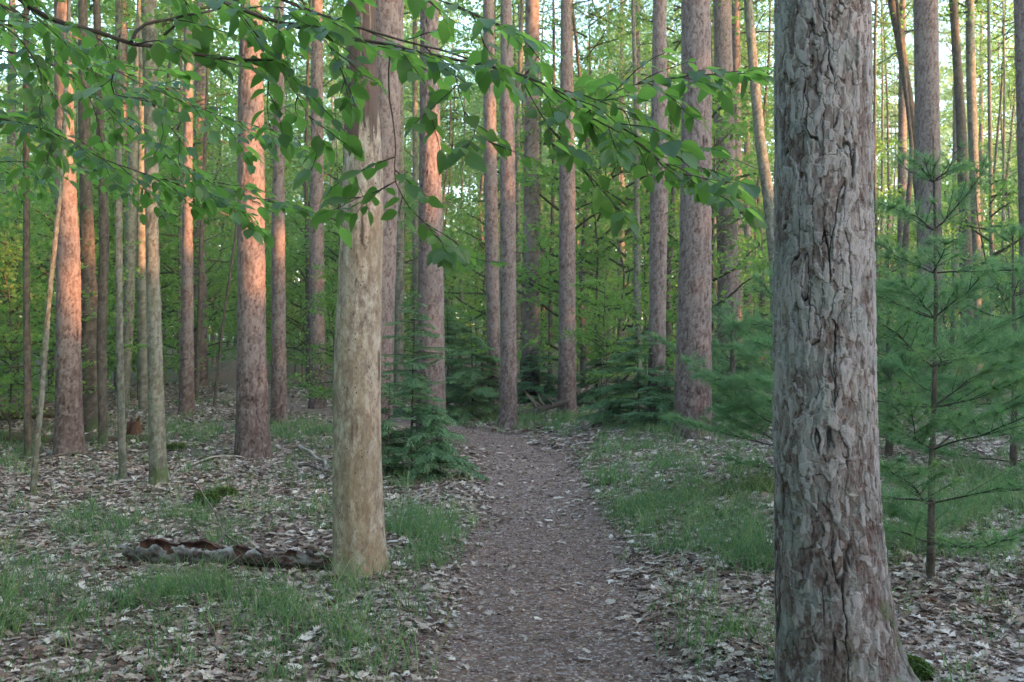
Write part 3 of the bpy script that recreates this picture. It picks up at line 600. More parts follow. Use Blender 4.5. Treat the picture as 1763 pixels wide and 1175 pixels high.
def grow(line, r0, r1, rs, gap, tl, ls, leafgap, sub=0.5, droop=0.25, start=0.15, bare=0.0, down=0.3):
    """limb along line with side twigs and alternate leaves"""
    n = max(8, int(np.linalg.norm(np.diff(line, axis=0), axis=1).sum() / 0.05)); L = smoothline(line, n); 
    L = L + np.cumsum(rs.normal(0, 0.0018, L.shape), axis=0)
    tubes = [tube(L, np.linspace(r0, r1, n), 7)]; lc = []; ld = []; lnn = []; ls = ls * 0.80; leafgap = leafgap * 0.86
    seg = np.linalg.norm(np.diff(L, axis=0), axis=1); tot = seg.sum(); cum = np.r_[0, np.cumsum(seg)]
    def at(s): return np.array([np.interp(s, cum, L[:, j]) for j in range(3)])
    def leaves(pts, g, first=0.0):
        sg = np.linalg.norm(np.diff(pts, axis=0), axis=1); cu = np.r_[0, np.cumsum(sg)]; s = first; side = 1
        while s < cu[-1]:
            p = np.array([np.interp(s, cu, pts[:, j]) for j in range(3)]); k = min(np.searchsorted(cu, s), len(pts) - 1); dr = norm(pts[k] - pts[max(k - 1, 0)])
            if rs.rand() > bare:
                lat = norm(np.cross(dr, np.array([0, 0, 1.0]))) * side
                dd = norm(dr * rs.uniform(0.3, 0.9) + lat * rs.uniform(0.5, 1.0) + np.array([0, 0, -rs.uniform(0.0, 1.0) * down]))
                lc.append(p + dd * 0.008); ld.append(dd)
            side = -side; s += g * rs.uniform(0.7, 1.3)
        dr = norm(pts[-1] - pts[-2]); lc.append(pts[-1]); ld.append(norm(dr + [0, 0, -0.2]))
    s = tot * start; side = 1
    while s < tot:
        p = at(s); dr = norm(at(min(s + 0.03, tot)) - at(max(0, s - 0.03)))
        lat = norm(np.cross(dr, np.array([0, 0, 1.0]))) * side
        L2 = tl * rs.uniform(0.45, 1.2) * (1 - 0.5 * s / tot)
        d = norm(dr * rs.uniform(0.4, 1.0) + lat * rs.uniform(0.4, 1.1) + np.array([0, 0, rs.uniform(-0.28, 0.28)]))
        pts = [p]
        m = max(4, int(L2 / 0.05))
        for k in range(m): d = norm(d + rs.normal(0, 0.10, 3) + np.array([0, 0, -droop * 0.12])); pts.append(pts[-1] + d * L2 / m)
        pts = np.array(pts); tubes.append(tube(pts, np.linspace(0.0028, 0.0011, len(pts)), 5)); leaves(pts, leafgap, L2 * 0.12)
        if rs.rand() < sub and L2 > 0.15:
            k = len(pts) // 2; d3 = norm(d + lat * rs.uniform(-1.2, 1.2) + np.array([0, 0, rs.uniform(-0.6, 0.1)])); q = [pts[k]]
            for _ in range(4): d3 = norm(d3 + rs.normal(0, 0.1, 3)); q.append(q[-1] + d3 * L2 * 0.14)
            q = np.array(q); tubes.append(tube(q, np.linspace(0.0018, 0.001, 5), 4)); leaves(q, leafgap)
        side = -side; s += gap * rs.uniform(0.6, 1.5)
    leaves(L[int(n * 0.8):], leafgap)
    c = np.array(lc); dd = np.array(ld); nrm = norm(np.array([0, 0, 1.0]) + rs.normal(0, 0.36, c.shape))
    return tubes, leaf_shape(c, dd, nrm, ls * np.clip(rs.normal(1, 0.28, len(c)), 0.4, 1.7), rs)
def near_tree(name, label, base, trunk_r, H, limbs, seed):
    e = thing(name, (0, 0, 0), label, 'tree'); b = np.array([base[0], base[1], gz(*base)]); e.location = b
    tm = trunk_mesh(name + '_t', [(-0.2, 0, 0, trunk_r * 1.1), (0, 0, 0, trunk_r), (H * 0.5, 0.05, 0.05, trunk_r * 0.8), (H, 0.1, 0.0, trunk_r * 0.4)], 0.02, seed, 'grey', M['dark'], roots=0.02)
    ob('trunk', tm, e); r = RS(seed)
    for (pts, r0, r1, gap, tl, ls, lg, kw) in limbs:
        L = np.array([P(*q) if len(q) == 3 else np.array(q[1:]) for q in pts]) - b
        tubes, (V, Fq, A) = grow(L, r0, r1, r, gap, tl, ls, lg, **kw)
        wv, wf = merge(tubes)
        l = ob('limb', mk('limb', [(wv, wf, 0)], [M['twig']]), e); ob('foliage', mk('foliage', [(V, Fq, 0)], [M['leaf_near']], A), l)
    return e
def W(x, y, z): return ('w', x, y, z)
K0 = dict(down=0.26)
near_tree('hornbeam', 'leafy tree whose dark limbs arch in from the upper left and across the top', (-2.75, 2.2), 0.075, 4.6, [
 # long main limb across the picture
 ([W(-2.7, 2.2, 2.5), W(-1.9, 2.8, 2.85), (330, -8, 3.35), (430, 33, 3.4), (500, 53, 3.4), (560, 68, 3.4), (640, 82, 3.45), (700, 96, 3.45), (780, 115, 3.5), (850, 128, 3.5), (920, 152, 3.5), (990, 185, 3.5), (1050, 220, 3.55), (1140, 268, 3.6), (1215, 305, 3.6)], 0.013, 0.0022, 0.085, 0.50, 0.088, 0.045, dict(start=0.33, sub=0.6, down=0.26)),
 # upper left heavy limb
 ([W(-2.7, 2.2, 2.1), (-60, -60, 3.0), (30, -4, 3.1), (75, 22, 3.1), (150, 45, 3.15), (220, 68, 3.2), (262, 73, 3.25), (330, 90, 3.3), (390, 98, 3.35), (460, 98, 3.4)], 0.014, 0.005, 0.12, 0.50, 0.085, 0.05, dict(start=0.45, sub=0.5, down=0.26)),
 ([(228, 70, 3.2), (240, 45, 3.25), (300, 28, 3.35), (370, 14, 3.5), (430, -10, 3.7)], 0.006, 0.003, 0.14, 0.35, 0.08, 0.05, dict(start=0.3)),
 # second limb, brown, above the first
 ([W(-1.3, 3.0, 2.9), (560, 30, 3.7), (690, 70, 3.75), (760, 88, 3.75), (850, 118, 3.8), (940, 148, 3.8), (1040, 180, 3.8), (1120, 215, 3.85)], 0.007, 0.002, 0.12, 0.45, 0.085, 0.05, dict(start=0.35, down=0.26)),
 # top centre spray
 ([W(-1.0, 2.9, 3.0), (600, -60, 3.2), (700, -25, 3.2), (780, 5, 3.2), (850, 35, 3.2), (930, 70, 3.25)], 0.005, 0.0015, 0.07, 0.36, 0.088, 0.045, dict(start=0.35, sub=0.6, down=0.26)),
 # hanging dark twig in front of the barkless trunk
 ([(672, 92, 3.42), (672, 150, 3.40), (679, 210, 3.38), (685, 260, 3.36), (683, 310, 3.34), (700, 345, 3.32), (735, 385, 3.3), (770, 425, 3.3)], 0.0032, 0.0012, 0.075, 0.30, 0.078, 0.042, dict(start=0.5, sub=0.5, down=0.26)),
 ([(683, 310, 3.34), (650, 325, 3.34), (610, 345, 3.35), (570, 362, 3.38)], 0.002, 0.001, 0.09, 0.22, 0.08, 0.042, dict(start=0.1, down=0.26)),
 ([(735, 385, 3.3), (775, 410, 3.3), (815, 445, 3.28), (845, 452, 3.27)], 0.0016, 0.001, 0.2, 0.12, 0.085, 0.05, dict(start=0.3)),
 # right cluster
 ([(1010, 195, 3.5), (1075, 150, 3.55), (1140, 136, 3.6), (1210, 128, 3.65), (1290, 128, 3.7)], 0.003, 0.0012, 0.06, 0.36, 0.085, 0.042, dict(start=0.15, sub=0.6, down=0.5)),
 ([(1020, 205, 3.5), (1090, 240, 3.45), (1160, 290, 3.4), (1220, 325, 3.35), (1285, 355, 3.3)], 0.003, 0.0012, 0.065, 0.34, 0.085, 0.042, dict(start=0.1, sub=0.6, down=0.5)),
 ([(900, 142, 3.5), (930, 200, 3.45), (985, 270, 3.4), (1040, 330, 3.4), (1070, 360, 3.4)], 0.0025, 0.001, 0.08, 0.30, 0.085, 0.045, dict(start=0.2, down=0.26)),
 ([(780, 115, 3.5), (790, 170, 3.45), (805, 215, 3.4), (850, 250, 3.35)], 0.002, 0.001, 0.08, 0.30, 0.085, 0.045, dict(start=0.2, down=0.26)),
 ([(560, 68, 3.4), (590, 130, 3.4), (605, 190, 3.38)], 0.002, 0.001, 0.10, 0.26, 0.080, 0.05, dict(start=0.1, down=0.26)),
 ([(420, 30, 3.4), (470, 100, 3.5), (520, 180, 3.6), (560, 250, 3.7)], 0.0025, 0.001, 0.08, 0.36, 0.085, 0.045, dict(start=0.1, down=0.26)),
], 501)
near_tree('young_beech', 'leafy young tree with small sprays over the left side, behind the big limb', (-4.35, 4.2), 0.05, 4.5, [
 ([W(-4.3, 4.2, 2.7), (-120, 60, 4.4), (0, 45, 4.4), (45, 80, 4.4), (70, 120, 4.4), (80, 200, 4.4), (105, 270, 4.4)], 0.010, 0.002, 0.09, 0.55, 0.085, 0.05, dict(start=0.2, sub=0.6)),
 ([W(-4.3, 4.2, 2.5), (-60, 70, 4.6), (100, 110, 4.7), (200, 190, 4.8), (300, 270, 4.9), (420, 330, 5.0), (510, 350, 5.1)], 0.008, 0.002, 0.08, 0.60, 0.088, 0.05, dict(start=0.25, sub=0.7)),
 ([W(-4.3, 4.2, 2.2), (-100, 190, 4.9), (60, 215, 5.0), (180, 270, 5.1), (300, 310, 5.3), (420, 360, 5.4)], 0.007, 0.002, 0.08, 0.60, 0.088, 0.05, dict(start=0.25, sub=0.7)),
 ([W(-4.3, 4.2, 2.9), (20, 20, 5.4), (150, 100, 5.5), (280, 170, 5.6), (400, 215, 5.6), (500, 240, 5.6)], 0.007, 0.002, 0.08, 0.60, 0.09, 0.05, dict(start=0.25, sub=0.7)),
 ([(205, 60, 3.9), (196, 110, 4.0), (195, 160, 4.1), (255, 170, 4.2), (280, 225, 4.2), (262, 265, 4.2)], 0.004, 0.0015, 0.11, 0.35, 0.08, 0.05, dict(start=0.2)),
 ([W(-4.3, 4.2, 1.9), (-100, 290, 6.0), (40, 270, 6.2), (160, 290, 6.4), (280, 330, 6.5)], 0.006, 0.002, 0.09, 0.6, 0.09, 0.055, dict(start=0.2, sub=0.7)),
], 502)
# ---------------------------------------------------------------- conifers
def white_pine(name, label, px, by, ytop, seed, rad=0.95, d=None, dens=1.0, lo=0.09, stem=7):
    g = G(px, by) if d is None else np.array([(px - CX) / F * d, d, gz((px - CX) / F * d, d)])
    d = g[1]; H = EYE - (ytop - CY) / F * d - g[2]; rs = RS(seed)
    e = thing(name, g, label, 'tree')
    pts = [(z, 0.012 * math.sin(z * 2.1 + seed), 0.01 * math.cos(z * 1.7), max(0.004, stem / F * d * 1.0 * (1 - 0.82 * z / H))) for z in np.linspace(-0.1, H, 16)]
    ob('trunk', trunk_mesh('wp', pts, 0.012, seed, 'grey', M['dark'], roots=0.008), e)
    z = H * lo; cs = []; ds = []; nwh = 0
    while z < H - 0.05:
        f = (z - H * lo) / (H * (1 - lo)); nb = rs.randint(4, 6) if f > 0.1 else 3; Lb = rad * (1 - f) ** 0.9 * (0.7 + 0.5 * min(1, f * 5)) + 0.07
        a0 = rs.uniform(0, 6.28)
        for k in range(nb):
            a = a0 + k * 2 * math.pi / nb + rs.uniform(-0.3, 0.3); L = Lb * rs.uniform(0.55, 1.25); el = rs.uniform(-0.05, 0.3) + 0.45 * f
            dd = np.array([math.cos(a) * math.cos(el), math.sin(a) * math.cos(el), math.sin(el)]); q = [np.array([0, 0, z])]
            for s in range(7): dd = norm(dd + rs.normal(0, 0.12, 3) + np.array([0, 0, 0.035])); q.append(q[-1] + dd * L / 7)
            q = np.array(q); tb = [tube(q, np.linspace(0.007, 0.0025, 8) * (0.6 + L * 0.4), 5)]
            fr = 0.22
            for s in np.arange(fr, 1.0, 0.10 / max(L, 0.2)):
                ii = min(int(s * 7), 6); p = q[ii] + (q[ii + 1] - q[ii]) * (s * 7 - ii); td = norm(q[ii + 1] - q[ii])
                for sd in (-1, 1):
                    tw = norm(rot2(td, sd * rs.uniform(0.5, 0.95)) + [0, 0, rs.uniform(-0.05, 0.25)]); l2 = L * 0.36 * (1.15 - s) * rs.uniform(0.6, 1.2) + 0.05
                    end = p + tw * l2; tb.append(tube(np.array([p, (p + end) / 2, end]), [0.0028, 0.002, 0.0015], 4))
                    for u_ in np.arange(0.2, 1.01, 0.045 / max(l2, 0.06)): cs.append(p + tw * l2 * u_); ds.append(tw)
                    cs.append(end); ds.append(tw); cs.append(end + tw * 0.01); ds.append(tw)
                cs.append(p); ds.append(td)
            for _ in range(3): cs.append(q[-1]); ds.append(dd)
            v, fq = merge(tb); ob('limb', mk('limb', [(v, fq, 0)], [M['twig']]), e)
        nwh += 1; z += H * rs.uniform(0.085, 0.125)
    for _ in range(5): cs.append(np.array([0, 0, H])); ds.append(np.array([0, 0, 1.0]))
    cs = np.array(cs); ds = np.array(ds); m = rs.rand(len(cs)) < dens * (1 - 0.6 * sstep(0.6, 0.85, cs[:, 2] / H)) * (0.62 + 0.6 * sstep(0.35, 0.6, fbm(cs[:, 0] * 3 + 20, cs[:, 2] * 3 + cs[:, 1] * 2 + 20, seed, 2))); cs = cs[m]; ds = ds[m]
    tint = np.clip(rs.normal(0.42, 0.36, len(cs)), 0, 1); nn_ = 28
    V, Fc, b = needles(cs, ds, nn_, 0.10, 0.0024 + 0.00014 * d, rs, 0.55)
    b = np.repeat(tint, nn_ * 3) * 0.7 + b * 0.3
    ob('foliage', mk('foliage', [(V, Fc, 0)], [M['needle']], np.stack([0 * b, 0 * b, b], -1), smooth=False), e)
    return e
white_pine('white_pine_sapling', 'soft blue-green white pine sapling with whorled branches, right of the thick pine', 1607, 1005, 235, 601, 1.0)
white_pine('white_pine_sapling', 'white pine sapling behind the thick pine, branches reaching left over the bank', 1350, 900, 470, 602, 0.95, d=8.8)
white_pine('white_pine_sapling', 'white pine sapling farther back at the right edge', 1745, 860, 400, 603, 1.2, d=9.6, dens=0.8)
white_pine('white_pine_sapling', 'white pine sapling behind the whorled one, partly hidden by the thick pine', 1530, 830, 420, 604, 1.2, d=11.5, dens=0.8)
white_pine('white_pine_sapling', 'small pale white pine between the stout bank pine and the pine behind it', 1262, 760, 520, 605, 1.2, d=15, dens=0.7)
white_pine('white_pine_sapling', 'white pine sapling well behind the others, under the pale pine', 1640, 760, 470, 606, 1.7, d=16, dens=0.6)
def hemlock(name, label, px, by, ytop, seed, rad, d=None, lo=0.05, nb=46, mt='hemlock', hang=0.25):
    g = G(px, by) if d is None else np.array([(px - CX) / F * d, d, gz((px - CX) / F * d, d)])
    d = g[1]; H = EYE - (ytop - CY) / F * d - g[2]; rs = RS(seed); e = thing(name, g, label, 'tree')
    ob('trunk', trunk_mesh('hs', [(z, 0.02 * math.sin(z * 2 + seed), 0, max(0.004, 0.018 * H / 2 * (1 - 0.85 * z / H))) for z in np.linspace(-0.1, H, 12)], 0.03, seed, 'grey', M['dark'], roots=0.01), e)
    tb = []; c = []; dr = []; nr = []; w_ = 0.016 + 0.0007 * d
    for k in range(nb):
        f = (k + rs.rand()) / nb; z = H * (lo + (1 - lo) * f); a = rs.uniform(0, 6.28); L = rad * (1 - f) ** 0.7 * rs.uniform(0.6, 1.15) + 0.08
        dd = np.array([math.cos(a), math.sin(a), 0.30 - 0.1 * (1 - f)]); q = [np.array([0, 0, z])]
        for s in range(6): dd = norm(dd + rs.normal(0, 0.08, 3) - np.array([0, 0, hang * 0.35])); q.append(q[-1] + dd * L / 6)
        q = np.array(q); tb.append(tube(q, np.linspace(0.006, 0.002, 7), 4))
        for s in np.arange(0.12, 1.0, 0.045 / max(L, .2)):
            ii = min(int(s * 6), 5); p = q[ii] + (q[ii + 1] - q[ii]) * (s * 6 - ii); td = norm(q[ii + 1] - q[ii])
            for sd in (-1, 1):
                tw = norm(rot2(td, sd * rs.uniform(0.7, 1.15)) + [0, 0, -rs.uniform(0, hang)]); l2 = 0.38 * L * (1.1 - s) * rs.uniform(0.5, 1.1) + 0.03
                m = max(2, int(l2 / (w_ * 0.8))); uu_ = np.arange(m) / m
                pp = p + tw * (l2 * uu_)[:, None] - np.array([0, 0, 1]) * (l2 * uu_ ** 2 * 0.2)[:, None]
                for s2 in (-1, 1):
                    c.append(pp); dr.append(norm(rot2(np.repeat(tw[None], m, 0), s2 * rs.uniform(0.6, 1.1, m)) + rs.normal(0, 0.12, (m, 3))))
                    nr.append(norm(np.array([0, 0, 1.0]) + rs.normal(0, 0.25, (m, 3))))
    c = np.concatenate(c); dr = np.concatenate(dr); nr = np.concatenate(nr)
    V, Fq = leafquads(c, dr, nr, w_ * 2.3 * rs.uniform(0.7, 1.2, (len(c), 1)), w_ * 0.75, rs, 0.05)
    wv, wf = merge(tb); ob('limbs', mk('limbs', [(wv, wf, 0)], [M['twig']]), e)
    b = np.clip(0.35 + 0.5 * (fbm(c[:, 0] * 4 + 30, c[:, 2] * 6, seed, 2) - 0.5) + rs.normal(0, 0.15, len(c)), 0, 1)
    ob('foliage', mk('foliage', [(V, Fq, 0)], [M[mt]], attr_b(b, 5), smooth=False), e)
hemlock('hemlock_sapling', 'dark young hemlock just right of the barkless trunk, tallest of that clump', 712, 815, 505, 701, 0.75, nb=60)
hemlock('hemlock_sapling', 'low dark hemlock at the foot of the pine beside the path, drooping to the ground', 745, 828, 700, 702, 0.62, nb=40, hang=0.4)
hemlock('hemlock_sapling', 'small hemlock tucked against the right side of the barkless trunk base', 668, 825, 640, 703, 0.45, nb=34)
hemlock('hemlock_sapling', 'dark bushy hemlock left of the close pair of pines', 812, 722, 545, 704, 1.3, nb=60)
hemlock('hemlock_sapling', 'dark hemlock at the foot of the slim pine on the right', 1098, 728, 560, 705, 1.0, nb=56)
hemlock('hemlock_sapling', 'low hemlock just left of the stout bank pine', 1146, 735, 640, 706, 0.8, nb=40)
hemlock('hemlock_sapling', 'paler hemlock in the gap behind the leaning log', 925, 700, 600, 707, 1.2, d=24, nb=50)
hemlock('hemlock_sapling', 'hemlock between the log pine and the slim pine', 1045, 712, 590, 708, 1.3, d=23, nb=50)
hemlock('hemlock_sapling', 'hemlock standing behind the pine at the barkless trunk', 770, 700, 520, 709, 1.5, d=21, nb=56)
hemlock('hemlock_sapling', 'hemlock behind the stout bank pine on its right side', 1290, 720, 560, 710, 1.4, d=20, nb=50)
# green sapling with a visible dark stem in the middle distance, and a few low sprays
def small_broad(label, px, by, s, k, rz, d=None, name='young_beech'):
    g = G(px, by) if d is None else np.array([(px - CX) / F * d, d, gz((px - CX) / F * d, d)])
    e = proto(name, UND[k], label, None); e.location = g; e.scale = (s, s, s); e.rotation_euler.z = rz
small_broad('thin dark-stemmed sapling with bright leaf sprays between the log pine and the slim pine', 1034, 722, 0.42, 0, 0.4)
small_broad('small bright-leaved sapling beside the grey pine on the leafy rise', 575, 690, 0.5, 1, 1.4, d=21)
small_broad('leafy sapling low at the far left edge behind the thin leaning sapling', 18, 770, 0.5, 2, 2.0, d=15)
small_broad('leafy sapling at the far left behind the sunlit pine', -40, 760, 0.62, 0, 3.0, d=18)
# ---------------------------------------------------------------- sun gaps: where low sun reaches trunks
te = math.tan(SUN_EL) 
T = []   # (u, q0, q1, halfwidth)
def gap(px, y0, y1, d, hw=0.25):
    p0 = P(px, y0, d); p1 = P(px, y1, d); u = p0[0] * -SUNY + p0[1] * SUNX; v = p0[0] * SUNX + p0[1] * SUNY
    T.append((u, p1[2] - te * v, p0[2] - te * v, hw))
gap(112, 20, 300, 13.6, .22); gap(124, 325, 470, 13.6, .17); gap(128, 490, 565, 13.6, .15); gap(440, -20, 150, 13.2, .2); gap(442, 160, 250, 13.2, .12); gap(450, 300, 400, 13.2, .03); gap(447, 440, 510, 13.2, .16)
gap(103, 330, 510, 9.9, .1); gap(740, 190, 300, 14.3, .22); gap(744, 335, 380, 14.3, .1); gap(869, 120, 345, 17.6, .0); gap(680, 100, 300, 12.6, .14)
gap(906, 250, 430, 36, .4); gap(975, 215, 250, 21, .05); gap(322, 190, 320, 20.5, .25); gap(322, 395, 440, 20.5, .25); gap(228, 130, 460, 21, .3); gap(180, 300, 480, 14, .14)
gap(262, 310, 460, 10.7, .09); gap(1143, 60, 200, 19.7, .0); gap(1300, 60, 330, 19, .08); gap(1672, 100, 420, 27, .5); gap(1704, 130, 420, 24, .3); gap(480, 395, 450, 18, .15); gap(545, 270, 335, 22, .08); gap(480, 80, 120, 18, .2)
gap(850, 20, 130, 30, .8); gap(1000, 30, 140, 34, 1.2); gap(280, 80, 115, 22, .5); gap(1540, 230, 260, 30, .8); gap(1480, 150, 420, 60, 1.0)
def shade_screen(name, label, org, du, dv, v0, v1, u0, u1, zmax, n, seed, leaf=0.32, sunward=False):  # wall of loose leaves added out of view to block light
    rs = RS(seed); V0 = rs.uniform(v0, v1, n); U = rs.uniform(u0, u1, n); Z = zmax * rs.rand(n) ** 1.15 - 0.8
    keep = fbm(U / 1.7 + 30, Z / 1.4 + 30, seed + 3, 3) < 0.62
    if sunward:
        keep = ~((U < 2.2) & (Z > 8)); q = Z - te * V0
        for (u, a, b, hw) in T: keep &= ~((np.abs(U - u) < hw + 0.15) & (q > a - 0.12) & (q < b + 0.12))  # leaves dropped along sun rays so patches land on chosen trunks
        thin = (fbm(U / 2.2 + 70, q / 0.9 + 40, 31, 3) > 0.60) & (U > 27)
        keep &= ~(thin & (rs.rand(n) < 0.98)); keep &= ~((q > 6.0) & (U > 27) & (rs.rand(n) < 0.45))
    U = U[keep]; V0 = V0[keep]; Z = Z[keep]
    c = np.stack([org[0] + U * du[0] + V0 * dv[0], org[1] + U * du[1] + V0 * dv[1], Z], -1)
    V, Fq = leafquads(c, norm(rs.normal(0, 1, c.shape)), norm(np.array([dv[0], dv[1], 0.2]) + rs.normal(0, 0.6, c.shape)), leaf * rs.uniform(0.6, 1.2, (len(c), 1)), leaf * 0.7, rs)
    tag(ob(name, mk(name, [(V, Fq, 0)], [M['leaf']], attr_b(rs.rand(len(c)), 5), smooth=False)), label, 'light blocker', None, 'stuff')
shade_screen('side_shade_screen', 'added unseen leaf screen on the right, gapped to shape the low sun', (0, 0), (-SUNY, SUNX), (SUNX, SUNY), 23.0, 25.5, -14, 85, 15.5, 360000, 41, sunward=True)  # added off-frame wall; stops the low sun except through the cut gaps
shade_screen('side_shade_screen', 'added unseen leaf screen on the left, darkening that side', (0, 0), (-.46, .89), (-.89, -.46), 5.5, 8.5, -14, 60, 15, 100000, 43)  # added off-frame to cut skylight from the left
shade_screen('rear_shade_screen', 'leafy undergrowth of the wood behind the viewpoint', (0, -13), (1, 0), (0, -1), 0, 3, -18, 16, 10, 36000, 44)  # added behind the camera to keep light off the trunk fronts
# ---------------------------------------------------------------- far wood beyond the last single trees
def far_wood():
    rs = RS(55); n = 52000; a = rs.uniform(-0.72, 0.72, n); y = rs.uniform(105, 135, n); x = np.tan(a) * y; top = 17 + 12 * fbm(x / 9 + 60, y / 9, 4, 3)
    z = rs.rand(n) ** 0.9 * top; m = fbm(x / 3.0 + 200, z / 2.2 + 90, 8, 3) < 0.62 - 0.12 * np.clip(z / 25, 0, 1); x, y, z = x[m], y[m], z[m]
    c = np.stack([x, y, z + hgt(x, y)], -1); L = 0.8
    V, Fq = leafquads(c, norm(rs.normal(0, 1, c.shape)), norm(rs.normal(0, 1, c.shape) + [0, -0.5, 0.6]), L * rs.uniform(0.6, 1.3, (len(c), 1)), L * 0.75, rs)
    tr = [tube(np.array([[px, py, 0], [px + rs.normal(0, .5), py, 26]]) + [0, 0, gz(px, py)], [0.22, 0.12], 5) for px, py in zip(rs.uniform(-75, 75, 150), rs.uniform(100, 132, 150))]
    tv, tf = merge(tr)
    A = np.concatenate([attr_b(rs.rand(len(c)), 5), attr_b(np.full(len(tv), .5), 1)])
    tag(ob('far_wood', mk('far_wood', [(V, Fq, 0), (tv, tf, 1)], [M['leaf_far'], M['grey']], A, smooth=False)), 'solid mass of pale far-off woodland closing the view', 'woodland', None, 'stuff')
far_wood()
# ---------------------------------------------------------------- ground litter
def pxmask(x, y):
    z = hgt(x, y); return CX + x / y * F, CY + (EYE - z) / y * F
def ell(px, py, cx, cy_, rx, ry): return np.clip(1 - ((px - cx) / rx) ** 2 - ((py - cy_) / ry) ** 2, 0, 1)
def grassmask(x, y):
    px, py = pxmask(x, y); g = 0
    for (a, b, c, d, w_) in [(60, 1110, 130, 70, 1.0), (430, 1040, 260, 75, 1.1), (620, 1120, 120, 60, .5), (730, 925, 70, 55, 1.3), (250, 900, 200, 45, .25), (460, 880, 110, 60, .35), (60, 1000, 120, 50, .35),
                             (1200, 870, 180, 95, 1.5), (1080, 800, 90, 70, 1.1), (1040, 850, 60, 80, .7), (1240, 1090, 100, 70, 1.0), (1130, 755, 110, 28, 1.4), (1640, 900, 160, 90, 1.0), (1720, 860, 100, 80, .8), (1560, 960, 60, 50, .7),
                             (900, 730, 150, 18, 1.6), (1010, 728, 130, 18, 1.5), (520, 745, 80, 18, 1.5), (350, 748, 90, 16, .7), (560, 705, 60, 12, .9), (30, 790, 70, 40, .6), (1300, 960, 90, 50, .8), (1000, 700, 200, 22, 1.1), (1180, 960, 70, 40, .5)]:
        g = g + w_ * ell(px, py, a, b, c, d)
    g = g - 1.2 * ell(px, py, 390, 985, 200, 32)
    return np.clip(g + 0.17, 0, 1.3)
def cand(n, y0, y1, rs, xl=0.56):
    y = np.sqrt(rs.uniform(y0 ** 2, y1 ** 2, n)); x = rs.uniform(-xl, xl, n) * y
    return x, y
def scatter_leaves(n, y0, y1, st, size, seed):
    rs = RS(seed); x, y = cand(n, y0, y1, rs); pd = path_dist(x, y) + 0.4 * (fbm(x * 2 + 7, y * 2 + 7, 6, 3) - 0.5)
    keep = rs.rand(n) < (0.05 + 0.95 * sstep(0.42, 0.80, pd)) * (0.42 + 0.75 * sstep(0.36, 0.58, fbm(x * 1.3 + 40, y * 1.3 + 40, 12, 3))) * (1 - 0.15 * np.clip(grassmask(x, y), 0, 1))
    x, y = x[keep], y[keep]; n = len(x); h = hgt(x, y); ex = 0.06
    nx = -(hgt(x + ex, y) - h) / ex; ny = -(hgt(x, y + ex) - h) / ex
    nrm = norm(np.stack([nx, ny, np.ones(n)], -1) + rs.normal(0, 0.17, (n, 3))); a = rs.uniform(0, 6.283, n)
    d = norm(np.cross(np.stack([np.cos(a), np.sin(a), 0 * a], -1), nrm)); s = np.cross(d, nrm)
    c = np.stack([x, y, h + 0.012 + rs.rand(n) * 0.02], -1)
    if st == 9: Tt = np.linspace(0, 1, 9); Wd = np.array([.05, .14, .42, .22, .62, .28, .60, .25, .05]) * 0.5
    elif st == 5: Tt = np.linspace(0, 1, 5); Wd = np.array([.08, .45, .3, .5, .05]) * 0.5
    else: Tt = np.array([0, .55, 1.0]); Wd = np.array([.08, .5, .05]) * 0.6
    L = (size * rs.uniform(0.35, 1.0, n) ** 1.0 * np.where(rs.rand(n) < .12, 1.6, 1.15))[:, None, None]; t = Tt[None, :, None] - 0.5
    jl = 1 + 0.35 * rs.normal(0, 1, (n, st, 1)); jr = 1 + 0.35 * rs.normal(0, 1, (n, st, 1)); w_ = Wd[None, :, None]
    cu = rs.normal(0, 0.35, (n, 1, 1)); cv = rs.normal(0.15, 0.35, (n, 1, 1)); N_ = nrm[:, None, :]; D = d[:, None, :]; S = s[:, None, :]
    mid = c[:, None, :] + D * t * L + N_ * cu * (t ** 2) * L
    lf = mid - S * w_ * jl * L + N_ * cv * w_ * L; rt = mid + S * w_ * jr * L + N_ * cv * w_ * L
    V = np.stack([lf, mid, rt], 2).reshape(-1, 3); f = []
    for k in range(st - 1): f += [[3*k, 3*k+1, 3*k+4, 3*k+3], [3*k+1, 3*k+2, 3*k+5, 3*k+4]]
    Fq = (np.arange(n)[:, None, None] * (3 * st) + np.array(f)[None]).reshape(-1, 4)
    zz = np.clip(V[:, 2], hgt(V[:, 0], V[:, 1]) + 0.002, None); V[:, 2] = zz
    return V, Fq, attr_b(np.clip(rs.normal(.43, .30, n), 0, 1), 3 * st)
L1 = scatter_leaves(30000, 3.2, 7.0, 9, 0.076, 801); L2 = scatter_leaves(66000, 7.0, 13.0, 5, 0.09, 802); L3 = scatter_leaves(100000, 13, 34, 3, 0.12, 803)
tag(ob('leaf_litter', mk('leaf_litter', [(v, f, 0) for v, f, a in (L1, L2, L3)], [M['litter']], np.concatenate([L1[2], L2[2], L3[2]]))), 'pale curled dead oak leaves carpeting the forest floor', 'leaf litter', None, 'stuff')
